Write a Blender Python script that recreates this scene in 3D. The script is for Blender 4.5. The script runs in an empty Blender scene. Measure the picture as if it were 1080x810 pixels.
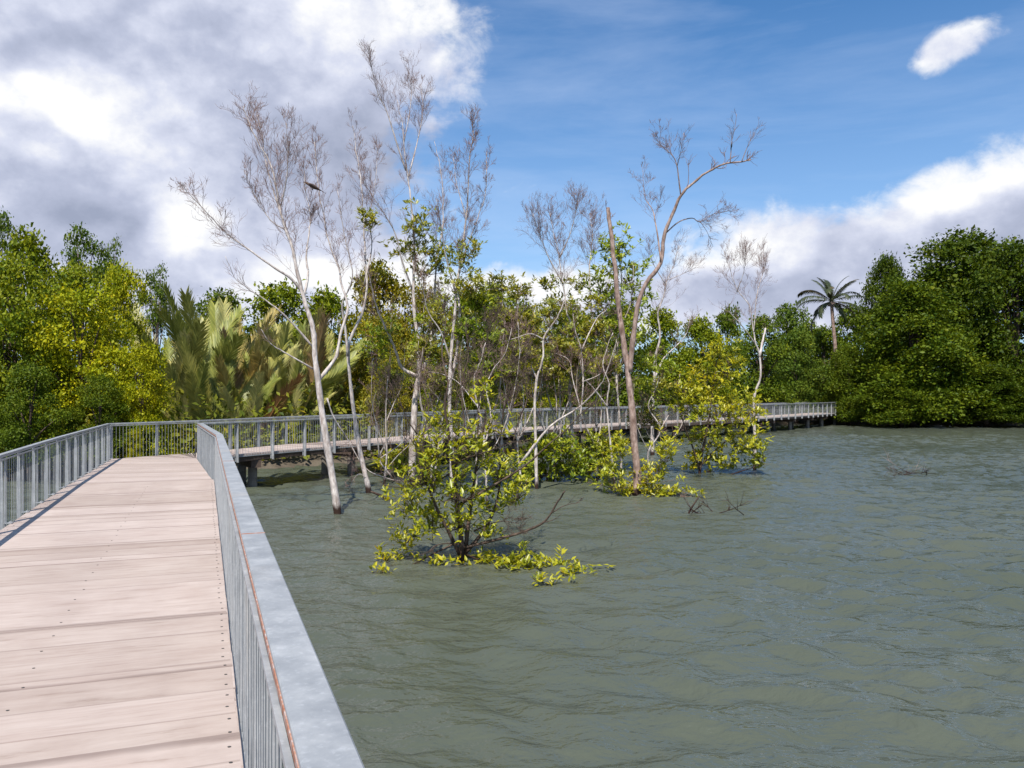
import bpy, math, random
import numpy as np
from mathutils import Vector, Matrix
R = math.radians
rng = np.random.default_rng(7)
random.seed(7)
scn = bpy.context.scene
col = scn.collection
F, HY, ZC, WATER = 850.0, 414.0, 2.0, -1.2

# ------------------------------------------------------------------ helpers
def at(px, py, Z):
    return np.array([(px-540)/F*Z, Z, ZC-(py-HY)/F*Z])
def on_water(px, py):
    Z = (ZC-WATER)*F/(py-HY)
    return np.array([(px-540)/F*Z, Z, WATER])
def nrm(v):
    v = np.asarray(v, float); l = np.linalg.norm(v)
    return v/l if l > 1e-9 else v
def tag(o, label=None, cat=None, group=None, kind=None):
    if label: o['label'] = label
    if cat: o['category'] = cat
    if group: o['group'] = group
    if kind: o['kind'] = kind
    return o
def empty(name, loc, rz=0.0):
    o = bpy.data.objects.new(name, None); col.objects.link(o)
    o.empty_display_size = .3
    o.location = [float(v) for v in loc]; o.rotation_euler = (0, 0, rz)
    return o

class MB:
    """collects polygons; build() links them as ONE mesh object"""
    def __init__(s): s.v = []; s.f = []; s.n = 0; s.att = []
    def add(s, v, f):
        v = np.asarray(v, float).reshape(-1, 3)
        s.v.append(v)
        for q in f: s.f.append([i+s.n for i in q])
        s.n += len(v)
    def box(s, c, ax, ay, az, hx, hy, hz):
        c = np.asarray(c, float); ax, ay, az = map(np.asarray, (ax, ay, az))
        v = [c+ax*hx*i+ay*hy*j+az*hz*k for k in (-1, 1) for j in (-1, 1) for i in (-1, 1)]
        s.add(v, [(0,2,3,1),(4,5,7,6),(0,1,5,4),(2,6,7,3),(0,4,6,2),(1,3,7,5)])
    def hexa(s, bot, top):
        s.add(list(bot)+list(top), [(3,2,1,0),(4,5,6,7),(0,1,5,4),(1,2,6,5),(2,3,7,6),(3,0,4,7)])
    def tube(s, pts, rad, n=6, cap=True):
        pts = np.asarray(pts, float); m = len(pts)
        rad = np.broadcast_to(np.asarray(rad, float), (m,))
        t = np.gradient(pts, axis=0)
        t /= np.maximum(np.linalg.norm(t, axis=1, keepdims=True), 1e-9)
        ref = np.array([0.31, 0.95, 0.02]) if abs(t[0][2]) > .6 else np.array([0.02, 0.01, 1.0])
        a = np.cross(t, ref); a /= np.maximum(np.linalg.norm(a, axis=1, keepdims=True), 1e-9)
        b = np.cross(t, a)
        th = np.arange(n)*2*np.pi/n
        ring = pts[:, None, :] + rad[:, None, None]*(np.cos(th)[None, :, None]*a[:, None, :]+np.sin(th)[None, :, None]*b[:, None, :])
        f = []
        for i in range(m-1):
            for j in range(n):
                k = (j+1) % n
                f.append((i*n+j, i*n+k, (i+1)*n+k, (i+1)*n+j))
        if cap:
            f.append(tuple(range(n-1, -1, -1))); f.append(tuple((m-1)*n+j for j in range(n)))
        s.add(ring.reshape(-1, 3), f)
    def profile(s, pts2, path, closed=True):
        """sweep a (side, up) profile along a list of (point, side_vector)"""
        n = len(pts2); v = []
        for p, sd in path:
            for a, b in pts2: v.append(np.asarray(p)+np.asarray(sd)*a+np.array([0, 0, b]))
        f = []
        for i in range(len(path)-1):
            for j in range(n):
                k = (j+1) % n
                f.append((i*n+j, (i+1)*n+j, (i+1)*n+k, i*n+k))
        f.append(tuple(range(n))); f.append(tuple((len(path)-1)*n+j for j in range(n-1, -1, -1)))
        s.add(v, f)
    def build(s, name, mat, parent=None, smooth=False, color=None, att=None):
        v = np.concatenate(s.v) if s.v else np.zeros((0, 3))
        if parent is not None:
            v = v-np.array(parent.matrix_basis.translation)[None, :]
        me = bpy.data.meshes.new(name)
        me.from_pydata(v.tolist(), [], s.f)
        if smooth: me.polygons.foreach_set('use_smooth', [True]*len(me.polygons))
        if att is not None:
            a = me.attributes.new('wood', 'FLOAT_VECTOR', 'POINT')
            a.data.foreach_set('vector', np.concatenate(att).astype(np.float32).ravel())
        me.materials.append(mat); me.update()
        o = bpy.data.objects.new(name, me); col.objects.link(o)
        if parent is not None: o.parent = parent
        if color: o.color = (*color, 1)
        return o

def mesh_tris(name, v, f, mat):
    v = np.ascontiguousarray(v, np.float32).reshape(-1, 3); f = np.ascontiguousarray(f, np.int32).reshape(-1, 3)
    me = bpy.data.meshes.new(name)
    me.vertices.add(len(v)); me.vertices.foreach_set('co', v.ravel())
    me.loops.add(len(f)*3); me.loops.foreach_set('vertex_index', f.ravel())
    me.polygons.add(len(f)); me.polygons.foreach_set('loop_start', np.arange(len(f), dtype=np.int32)*3)
    try: me.polygons.foreach_set('loop_total', np.full(len(f), 3, np.int32))
    except Exception: pass
    me.materials.append(mat); me.update(calc_edges=True); me.validate()
    return me
def link(name, me, parent=None, color=None):
    o = bpy.data.objects.new(name, me); col.objects.link(o)
    if parent is not None: o.parent = parent
    if color: o.color = (*color, 1)
    return o

def norm_rows(a): return a/np.maximum(np.linalg.norm(a, axis=1, keepdims=True), 1e-9)
def leaves(P, A, N, L, W, fold=.25):
    """folded diamond leaves: base P, axis A, normal N"""
    A = norm_rows(A); S = norm_rows(np.cross(A, N)); N = np.cross(S, A)
    L = L[:, None]; W = W[:, None]
    mid = P+A*L*.45
    v = np.stack([P, mid+S*W+N*W*fold, P+A*L-N*L*.08, mid-S*W+N*W*fold], 1)
    n = len(P); b = np.arange(n)[:, None]*4
    f = np.concatenate([b+np.array([[0, 1, 2]]), b+np.array([[0, 2, 3]])], 1).reshape(-1, 3)
    return v.reshape(-1, 3), f

# ------------------------------------------------------------------ materials
def new_mat(name):
    m = bpy.data.materials.new(name); m.use_nodes = True
    nt = m.node_tree; nt.nodes.clear()
    out = nt.nodes.new('ShaderNodeOutputMaterial')
    return m, nt, out
def nd(nt, typ, **kw):
    n = nt.nodes.new(typ)
    for k, v in kw.items():
        if k in n.inputs.keys(): n.inputs[k].default_value = v
        else: setattr(n, k, v)
    return n
def ramp(nt, fac, stops):
    r = nt.nodes.new('ShaderNodeValToRGB')
    e = r.color_ramp.elements
    while len(e) < len(stops): e.new(.5)
    for i, (p, c) in enumerate(stops):
        e[i].position = p; e[i].color = (*c, 1) if len(c) == 3 else c
    nt.links.new(fac, r.inputs[0])
    return r.outputs[0]
def mixc(nt, fac, a, b, mode='MIX'):
    m = nt.nodes.new('ShaderNodeMix'); m.data_type = 'RGBA'; m.blend_type = mode
    for s, v in ((m.inputs[0], fac), (m.inputs[6], a), (m.inputs[7], b)):
        if hasattr(v, 'is_output'): nt.links.new(v, s)
        elif isinstance(v, (int, float)): s.default_value = v
        else: s.default_value = (*v, 1)
    return m.outputs[2]
def noise(nt, scale, detail=5, rough=.55, vec=None, dist=0.0):
    n = nt.nodes.new('ShaderNodeTexNoise')
    n.inputs['Scale'].default_value = scale; n.inputs['Detail'].default_value = detail
    n.inputs['Roughness'].default_value = rough; n.inputs['Distortion'].default_value = dist
    if vec is not None: nt.links.new(vec, n.inputs['Vector'])
    return n.outputs[0]
def mapping(nt, vec, scale):
    m = nt.nodes.new('ShaderNodeMapping'); m.inputs['Scale'].default_value = scale
    nt.links.new(vec, m.inputs['Vector']); return m.outputs[0]
def pos(nt): return nt.nodes.new('ShaderNodeNewGeometry').outputs['Position']
def objco(nt): return nt.nodes.new('ShaderNodeTexCoord').outputs['Object']
def bump(nt, h, strength, dist=.01):
    b = nt.nodes.new('ShaderNodeBump'); b.inputs['Strength'].default_value = strength; b.inputs['Distance'].default_value = dist
    nt.links.new(h, b.inputs['Height']); return b.outputs[0]
def principled(nt, out, color=None, rough=.6, normal=None, metallic=0.0, spec=.5):
    p = nt.nodes.new('ShaderNodeBsdfPrincipled')
    if hasattr(color, 'is_output'): nt.links.new(color, p.inputs['Base Color'])
    elif color is not None: p.inputs['Base Color'].default_value = (*color, 1)
    if hasattr(rough, 'is_output'): nt.links.new(rough, p.inputs['Roughness'])
    else: p.inputs['Roughness'].default_value = rough
    p.inputs['Metallic'].default_value = metallic
    p.inputs['Specular IOR Level'].default_value = spec
    if normal is not None: nt.links.new(normal, p.inputs['Normal'])
    if out is not None: nt.links.new(p.outputs[0], out.inputs[0])
    return p
def math_n(nt, op, a, b=None, c=None, clamp=False):
    m = nt.nodes.new('ShaderNodeMath'); m.operation = op; m.use_clamp = clamp
    for i, v in enumerate((a, b, c)):
        if v is None: continue
        if hasattr(v, 'is_output'): nt.links.new(v, m.inputs[i])
        else: m.inputs[i].default_value = v
    return m.outputs[0]

def mat_leaf(name, spec=.14, rough=.5, trans=.22, var=.7):
    m, nt, out = new_mat(name)
    oi = nt.nodes.new('ShaderNodeObjectInfo'); g = nt.nodes.new('ShaderNodeNewGeometry')
    rnd = g.outputs['Random Per Island']
    v = ramp(nt, rnd, [(0, (1-var, 1-var*.8, 1-var*.6)), (.45, (.9, .92, .85)), (.85, (1.1, 1.1, 1.0)), (.96, (1.3, 1.22, 1.1)), (1, (1.6, 1.25, .9))])
    c = mixc(nt, 1.0, oi.outputs['Color'], v, 'MULTIPLY')
    c2 = ramp(nt, noise(nt, .55, 3, .5, pos(nt)), [(.3, (.75, .85, .8)), (.7, (1.2, 1.08, .9))])
    c = mixc(nt, 1.0, c, c2, 'MULTIPLY')
    p = principled(nt, None, c, rough, spec=spec)
    t = nt.nodes.new('ShaderNodeBsdfTranslucent')
    ct = mixc(nt, 1.0, c, (1.5, 1.35, .5), 'MULTIPLY'); nt.links.new(ct, t.inputs[0])
    mx = nt.nodes.new('ShaderNodeMixShader'); mx.inputs[0].default_value = trans
    nt.links.new(p.outputs[0], mx.inputs[1]); nt.links.new(t.outputs[0], mx.inputs[2]); nt.links.new(mx.outputs[0], out.inputs[0])
    return m
def mat_bark(name, dark, light, scale=14, wet=True, rough=.85):
    m, nt, out = new_mat(name)
    p = pos(nt)
    n1 = noise(nt, scale, 6, .65, mapping(nt, p, (1, 1, .35)))
    n2 = noise(nt, scale*.25, 3, .5, p)
    c = ramp(nt, n1, [(.32, dark), (.5, tuple((a+b)/2 for a, b in zip(dark, light))), (.64, light)])
    c = mixc(nt, ramp(nt, n2, [(.4, (0, 0, 0)), (.7, (.5, .5, .5))]), c, tuple(x*.45 for x in dark))
    if wet:                                                     # tide stain on the foot of the stem
        sep = nt.nodes.new('ShaderNodeSeparateXYZ'); nt.links.new(p, sep.inputs[0])
        z = math_n(nt, 'ADD', sep.outputs[2], math_n(nt, 'MULTIPLY', n1, .25))
        w = ramp(nt, math_n(nt, 'ADD', z, 1.35), [(.44, (1, 1, 1)), (.60, (0, 0, 0))])
        c = mixc(nt, w, c, (.035, .018, .012))
    principled(nt, out, c, rough, bump(nt, n1, .6, .02), spec=.25)
    return m
def mat_steel():
    m, nt, out = new_mat('galvanised_steel')
    p = pos(nt)
    n1 = noise(nt, 5, 7, .65, p); n2 = noise(nt, 45, 3, .6, p); n3 = noise(nt, 1.3, 4, .5, p)
    c = ramp(nt, n1, [(.3, (.25, .262, .275)), (.5, (.33, .34, .35)), (.7, (.44, .445, .447))])
    c = mixc(nt, ramp(nt, n2, [(.55, (0, 0, 0)), (.75, (.35, .35, .35))]), c, (.60, .61, .62))
    c = mixc(nt, ramp(nt, n3, [(.6, (0, 0, 0)), (.72, (.3, .3, .3))]), c, (.45, .40, .35))
    principled(nt, out, c, ramp(nt, n1, [(.3, (.42,)*3), (.7, (.62,)*3)]), bump(nt, n2, .08, .004), metallic=.25)
    return m
def mat_rust():
    m, nt, out = new_mat('rust')
    n1 = noise(nt, 22, 6, .65, pos(nt))
    c = ramp(nt, n1, [(.3, (.30, .10, .05)), (.5, (.38, .2, .14)), (.68, (.45, .40, .40))])
    principled(nt, out, c, .9, bump(nt, n1, .4, .004), spec=.2)
    return m
def mat_wood(name, tint=(1, 1, 1)):
    m, nt, out = new_mat(name)
    a = nt.nodes.new('ShaderNodeAttribute'); a.attribute_name = 'wood'
    g = nt.nodes.new('ShaderNodeNewGeometry'); rnd = g.outputs['Random Per Island']
    off = nt.nodes.new('ShaderNodeCombineXYZ'); nt.links.new(math_n(nt, 'MULTIPLY', rnd, 37.0), off.inputs[0]); nt.links.new(math_n(nt, 'MULTIPLY', rnd, 91.0), off.inputs[2])
    va = nt.nodes.new('ShaderNodeVectorMath'); va.operation = 'ADD'; nt.links.new(a.outputs['Vector'], va.inputs[0]); nt.links.new(off.outputs[0], va.inputs[1])
    n1 = noise(nt, 1, 7, .68, mapping(nt, va.outputs[0], (1.6, 160, 0)), .1)
    n2 = noise(nt, 1, 4, .6, mapping(nt, va.outputs[0], (1.6, 22, 0)), .5)
    n3 = noise(nt, 1, 4, .6, mapping(nt, a.outputs['Vector'], (.9, .9, 0)))
    base = ramp(nt, rnd, [(0, (.38, .305, .262)), (.2, (.42, .345, .30)), (.75, (.47, .39, .345)), (1, (.53, .45, .405))])
    gr = ramp(nt, n1, [(.25, (.60, .54, .50)), (.42, (.93, .91, .90)), (.65, (1.05, 1.05, 1.05))])
    c = mixc(nt, 1.0, base, gr, 'MULTIPLY')
    c = mixc(nt, 1.0, c, ramp(nt, n2, [(.3, (.92, .89, .88)), (.6, (1.03, 1.03, 1.03))]), 'MULTIPLY')
    c = mixc(nt, 1.0, c, ramp(nt, n3, [(.35, (.93, .92, .92)), (.65, (1.04, 1.04, 1.04))]), 'MULTIPLY')
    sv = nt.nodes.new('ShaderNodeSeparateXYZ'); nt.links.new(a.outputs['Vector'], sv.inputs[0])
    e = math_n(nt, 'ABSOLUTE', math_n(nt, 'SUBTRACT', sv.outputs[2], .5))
    e = math_n(nt, 'ADD', e, math_n(nt, 'MULTIPLY', math_n(nt, 'SUBTRACT', n2, .5), .08))     # board edges painted dark in place of shade in the gaps
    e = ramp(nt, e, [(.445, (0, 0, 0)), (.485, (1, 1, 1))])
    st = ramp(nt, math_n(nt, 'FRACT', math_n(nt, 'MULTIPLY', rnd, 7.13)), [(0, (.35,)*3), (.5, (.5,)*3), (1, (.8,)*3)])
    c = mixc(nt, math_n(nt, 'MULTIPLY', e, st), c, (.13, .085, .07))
    c = mixc(nt, 1.0, c, tint, 'MULTIPLY')
    principled(nt, out, c, .72, bump(nt, n1, .45, .006), spec=.3)
    return m
def mat_plain(name, color, rough=.8, var=.3, scale=6, spec=.3, bmp=.2):
    m, nt, out = new_mat(name)
    n1 = noise(nt, scale, 6, .6, pos(nt))
    c = ramp(nt, n1, [(.3, tuple(x*(1-var) for x in color)), (.7, tuple(x*(1+var) for x in color))])
    principled(nt, out, c, rough, bump(nt, n1, bmp, .02), spec=spec)
    return m
def mat_objcol(name, rough=.55, spec=.3, trans=.15):
    m, nt, out = new_mat(name)
    oi = nt.nodes.new('ShaderNodeObjectInfo'); g = nt.nodes.new('ShaderNodeNewGeometry')
    v = ramp(nt, g.outputs['Random Per Island'], [(0, (.7, .72, .7)), (.6, (1.0, 1.0, 1.0)), (1, (1.35, 1.25, 1.1))])
    c = mixc(nt, 1.0, oi.outputs['Color'], v, 'MULTIPLY')
    c = mixc(nt, 1.0, c, ramp(nt, noise(nt, 1.5, 3, .5, pos(nt)), [(.3, (.75, .8, .7)), (.7, (1.2, 1.15, 1.1))]), 'MULTIPLY')
    p = principled(nt, None, c, rough, spec=spec)
    t = nt.nodes.new('ShaderNodeBsdfTranslucent'); nt.links.new(c, t.inputs[0])
    mx = nt.nodes.new('ShaderNodeMixShader'); mx.inputs[0].default_value = trans
    nt.links.new(p.outputs[0], mx.inputs[1]); nt.links.new(t.outputs[0], mx.inputs[2]); nt.links.new(mx.outputs[0], out.inputs[0])
    return m
def mat_water():
    m, nt, out = new_mat('water')
    p = pos(nt)
    n0 = noise(nt, .12, 4, .55, p)
    c = ramp(nt, n0, [(.3, (.068, .078, .055)), (.7, (.088, .097, .072))])
    n1 = noise(nt, 1, 3, .5, mapping(nt, p, (2.4, 3.6, 1)), .3)
    n2 = noise(nt, 1, 2, .5, mapping(nt, p, (9, 13, 1)), .3)
    h = math_n(nt, 'ADD', math_n(nt, 'MULTIPLY', n1, .7), math_n(nt, 'MULTIPLY', n2, .2))
    pr = principled(nt, out, c, .13, bump(nt, h, .66, .16), spec=.5)
    pr.inputs['IOR'].default_value = 1.42
    return m
M = dict(
    leaf=mat_leaf('foliage'), leaf_gloss=mat_leaf('glossy_mangrove_leaf', .4, .34, .36, .62), frond=mat_objcol('palm_frond', .42, .35, .28),
    bark_pale=mat_bark('pale_bark', (.32, .25, .215), (.74, .67, .62)),
    bark_red=mat_bark('reddish_bark', (.17, .10, .075), (.50, .37, .31)),
    bark_grey=mat_bark('grey_twig_bark', (.16, .115, .10), (.38, .30, .275)),
    bark_twig=mat_bark('twig_bark', (.15, .085, .07), (.37, .25, .215), wet=False),
    bark_dark=mat_bark('dark_bark', (.045, .03, .022), (.15, .105, .08)),
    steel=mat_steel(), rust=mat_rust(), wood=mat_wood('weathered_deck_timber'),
    beam=mat_plain('dark_timber_beam', (.085, .06, .047), .9), concrete=mat_plain('stained_concrete', (.16, .14, .12), .9),
    screw=mat_plain('screw_head', (.06, .055, .05), .5), feather=mat_objcol('feather', .7, .2, 0),
    water=mat_water())

# ------------------------------------------------------------------ ground and water
def arr(*segs):
    out = []
    for a, b, st in segs: out += list(np.arange(a, b, st))
    return np.array(out+[segs[-1][1]], float)
def grid(name, xs, ys, zf, mat, smooth=True):
    X, Y = np.meshgrid(xs, ys); Z = zf(X, Y)
    nx, ny = len(xs), len(ys)
    v = np.stack([X, Y, Z], -1).reshape(-1, 3).astype(np.float32)
    i = (np.arange(ny-1)[:, None]*nx+np.arange(nx-1)[None, :]).ravel()
    q = np.stack([i, i+1, i+nx+1, i+nx], 1).astype(np.int32)
    me = bpy.data.meshes.new(name)
    me.vertices.add(len(v)); me.vertices.foreach_set('co', v.ravel())
    me.loops.add(len(q)*4); me.loops.foreach_set('vertex_index', q.ravel())
    me.polygons.add(len(q)); me.polygons.foreach_set('loop_start', np.arange(len(q), dtype=np.int32)*4)
    me.polygons.foreach_set('use_smooth', np.full(len(q), smooth))
    me.materials.append(mat); me.update(calc_edges=True)
    o = bpy.data.objects.new(name, me); col.objects.link(o); return o
SHORE = np.array([(-900, -40), (-80, 15), (-34, 23), (-18, 27.5), (-13, 30), (-9.5, 33.5), (-4, 41), (2, 52), (11, 63), (21, 75), (30, 82), (38, 79), (60, 74), (95, 70), (900, 40)], float)
def shore_y(x): return np.interp(x, SHORE[:, 0], SHORE[:, 1])
def sines(X, Y, seed, n, l0, l1):
    r = np.random.default_rng(seed); Z = np.zeros_like(X)
    for _ in range(n):
        l = np.exp(r.uniform(np.log(l0), np.log(l1))); a = r.uniform(0, 2*np.pi)
        Z += np.sin((X*np.cos(a)+Y*np.sin(a))*2*np.pi/l+r.uniform(0, 6.28))*l/l1
    return Z/n
def ground_z(X, Y):
    d = (Y-shore_y(X))*.75+sines(X, Y, 3, 8, 2, 9)*1.6
    t = np.clip((d+4)/6, 0, 1); t = t*t*(3-2*t)
    return -3.2+t*2.35+np.clip(d, 0, 40)*.012+sines(X, Y, 5, 10, .8, 6)*.25
def mat_ground():
    m, nt, out = new_mat('mud')
    n1 = noise(nt, 1.2, 7, .65, pos(nt)); n2 = noise(nt, 9, 5, .6, pos(nt))
    c = ramp(nt, n1, [(.3, (.06, .045, .03)), (.6, (.13, .105, .075)), (.75, (.09, .085, .04))])
    principled(nt, out, c, .8, bump(nt, n2, .6, .06), spec=.4); return m
g = grid('ground', arr((-900, -60, 40), (-60, 100, .9), (100, 900, 40)), arr((-300, 10, 20), (10, 110, .9), (110, 1500, 40)), ground_z, mat_ground())
tag(g, kind='structure')
def wave(X, Y):
    r = np.random.default_rng(21); Z = np.zeros_like(X)
    for _ in range(80):
        l = np.exp(r.uniform(np.log(.28), np.log(1.9))); a = R(72)+r.normal(0, .55)
        Z += np.sin((X*np.cos(a)+Y*np.sin(a))*2*np.pi/l+r.uniform(0, 6.28))*l**.68*.0076
    gust = .62+.75*(sines(X, Y, 9, 7, 5, 22)+.35)
    lee = 1-.45*np.exp(-((X+4)/7)**2-((Y-13)/11)**2)         # calmer water in the lee of the near tree
    fade = np.exp(-np.maximum(np.hypot(X, Y)-70, 0)/40)
    return WATER+Z*np.clip(gust, .45, 1.5)*lee*fade
w = grid('water', arr((-900, -40, 60), (-40, -14, .6), (-14, -7, .13), (-7, 16, .085), (16, 34, .16), (34, 70, .4), (70, 900, 60)), arr((-900, -5, 60), (-5, 4, .2), (4, 26, .075), (26, 60, .2), (60, 92, .5)), wave, M['water'])
tag(w, kind='structure')

# ------------------------------------------------------------------ boardwalk
RIGHT = [(2.08, -5.0), (-6.644, 17.9), (-9.62, 24.5), (-9.62, 24.5), (-6.67, 29.8), (-4.6, 32.9), (1.8, 44), (10, 53), (17, 60), (26, 71), (34, 82)]
LEFT = [(-.69, -6.06), (-9.40, 16.9), (-12.06, 24.3), (-10.4, 26.9), (-8.7, 31.2), (-6.6, 34.3), (-.2, 45.5), (8.2, 54.8), (15.2, 61.9), (24.2, 72.6), (32.2, 83.5)]
V2 = lambda p: np.array([p[0], p[1], 0.0])
def deck_mb(rt, lf, rnd):
    mb = MB(); att = []; screws = MB(); sacc = 0.0
    for (r0, r1, l0, l1) in zip(rt[:-1], rt[1:], lf[:-1], lf[1:]):
        r0, r1, l0, l1 = map(V2, (r0, r1, l0, l1))
        ln = max(np.linalg.norm(r1-r0), np.linalg.norm(l1-l0)); n = max(1, round(ln/.104))
        for i in range(n):
            gap = rnd.choice([.0012, .0015, .002, .0025, .0035, .005])/ .104
            a, b = i/n+gap, (i+1)/n-gap
            e = [rnd.uniform(-.008, .008), rnd.uniform(-.008, .008)]
            P = [r0+(r1-r0)*a, r0+(r1-r0)*b, l0+(l1-l0)*b, l0+(l1-l0)*a]
            d = nrm(P[0]-P[3]) if np.linalg.norm(P[0]-P[3]) > .01 else np.array([1., 0, 0])
            P[0] = P[0]+d*(.022+e[0]); P[1] = P[1]+d*(.022+e[0])
            z = [rnd.uniform(-.0012, .0012)]*4
            top = [p+np.array([0, 0, zz]) for p, zz in zip(P, z)]
            bot = [p+np.array([0, 0, -.042]) for p in P]
            mb.hexa([bot[0], bot[1], bot[2], bot[3]], top)
            W = np.linalg.norm(P[0]-P[3])
            s0, s1 = sacc+i/n*ln, sacc+(i+1)/n*ln
            one = np.array([[0, s0, 0], [0, s1, 1], [W, s1, 1], [W, s0, 0]])
            att.append(one); att.append(one)
            if i % 2 == 0 and sacc+i*.1 < 24 and r0[1] < 20:
                c = (P[0]+P[1])/2; L_ = (P[2]+P[3])/2
                ax = nrm(L_-c)
                ts = [(.05+rnd.uniform(-.008, .008), 1)]
                if i % 4 == 0: ts.append((W*.455+rnd.uniform(-.02, .02), 1))
                if i % 4 == 2: ts.append((W-.09, 1))
                for t, _ in ts:
                    q = c+ax*t+np.array([0, 0, .0035])
                    k = [q+np.array([math.cos(x)*.011, math.sin(x)*.009, 0]) for x in np.arange(8)*math.pi/4]
                    screws.add(k+[p-np.array([0, 0, .004]) for p in k], [tuple(range(8))]+[(j, j+8, (j+1) % 8+8, (j+1) % 8) for j in range(8)])
        sacc += ln
    return mb, att, screws
def boardwalk(name, label, rt, lf, loc, joist_drop=.16):
    root = tag(empty(name, loc), label, 'boardwalk')
    mb, att, screws = deck_mb(rt, lf, random.Random(3))
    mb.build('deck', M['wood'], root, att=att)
    if screws.n: tag(screws.build('screw', M['screw'], root), kind='stuff')
    for side, inner in ((rt, lf), (lf, rt)):
        pts = [V2(p) for p in side]; m = MB()
        k = 0
        for a, b in zip(pts[:-1], pts[1:]):
            if np.linalg.norm(b-a) < .05: continue
            u = nrm(b-a); nn = np.array([u[1], -u[0], 0])
            inn = V2(inner[0])-a
            if nn.dot(inn) < 0: nn = -nn
            c = (a+b)/2+nn*.05+np.array([0, 0, -.142]); m.box(c, u, nn, np.array([0, 0, 1.]), np.linalg.norm(b-a)/2, .04, .095)
        m.build('edge_beam', M['beam'], root)
    # crosshead frames with stumpy piles
    for (r0, r1, l0, l1) in zip(rt[:-1], rt[1:], lf[:-1], lf[1:]):
        r0, r1, l0, l1 = map(V2, (r0, r1, l0, l1))
        ln = np.linalg.norm(r1-r0)
        if ln < .1: continue
        n = max(1, round(ln/4.5))
        for i in range(n):
            t = (i+.4)/n; a = r0+(r1-r0)*t; b = l0+(l1-l0)*t
            u = nrm(b-a); v = np.array([-u[1], u[0], 0]); m = MB()
            m.box((a+b)/2+np.array([0, 0, -.36]), u, v, np.array([0, 0, 1.]), np.linalg.norm(b-a)/2-.02, .16, .12)
            m.build('crosshead', M['beam'], root)
            for q in (.2, .8):
                c = a+(b-a)*q; pm = MB(); pm.tube([c+np.array([0, 0, z]) for z in (-3.2, -1.2, -.478)], [.15, .15, .15], 12)
                pm.build('pile', M['concrete'], root, smooth=False)
    return root
boardwalk('boardwalk', 'wide weathered plank boardwalk in the foreground leading to the bend', RIGHT[:4], LEFT[:4], (-4.5, 10, 0))
boardwalk('boardwalk', 'narrow distant boardwalk over the water in front of the forest', RIGHT[3:], LEFT[3:], (3, 45, 0))

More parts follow.
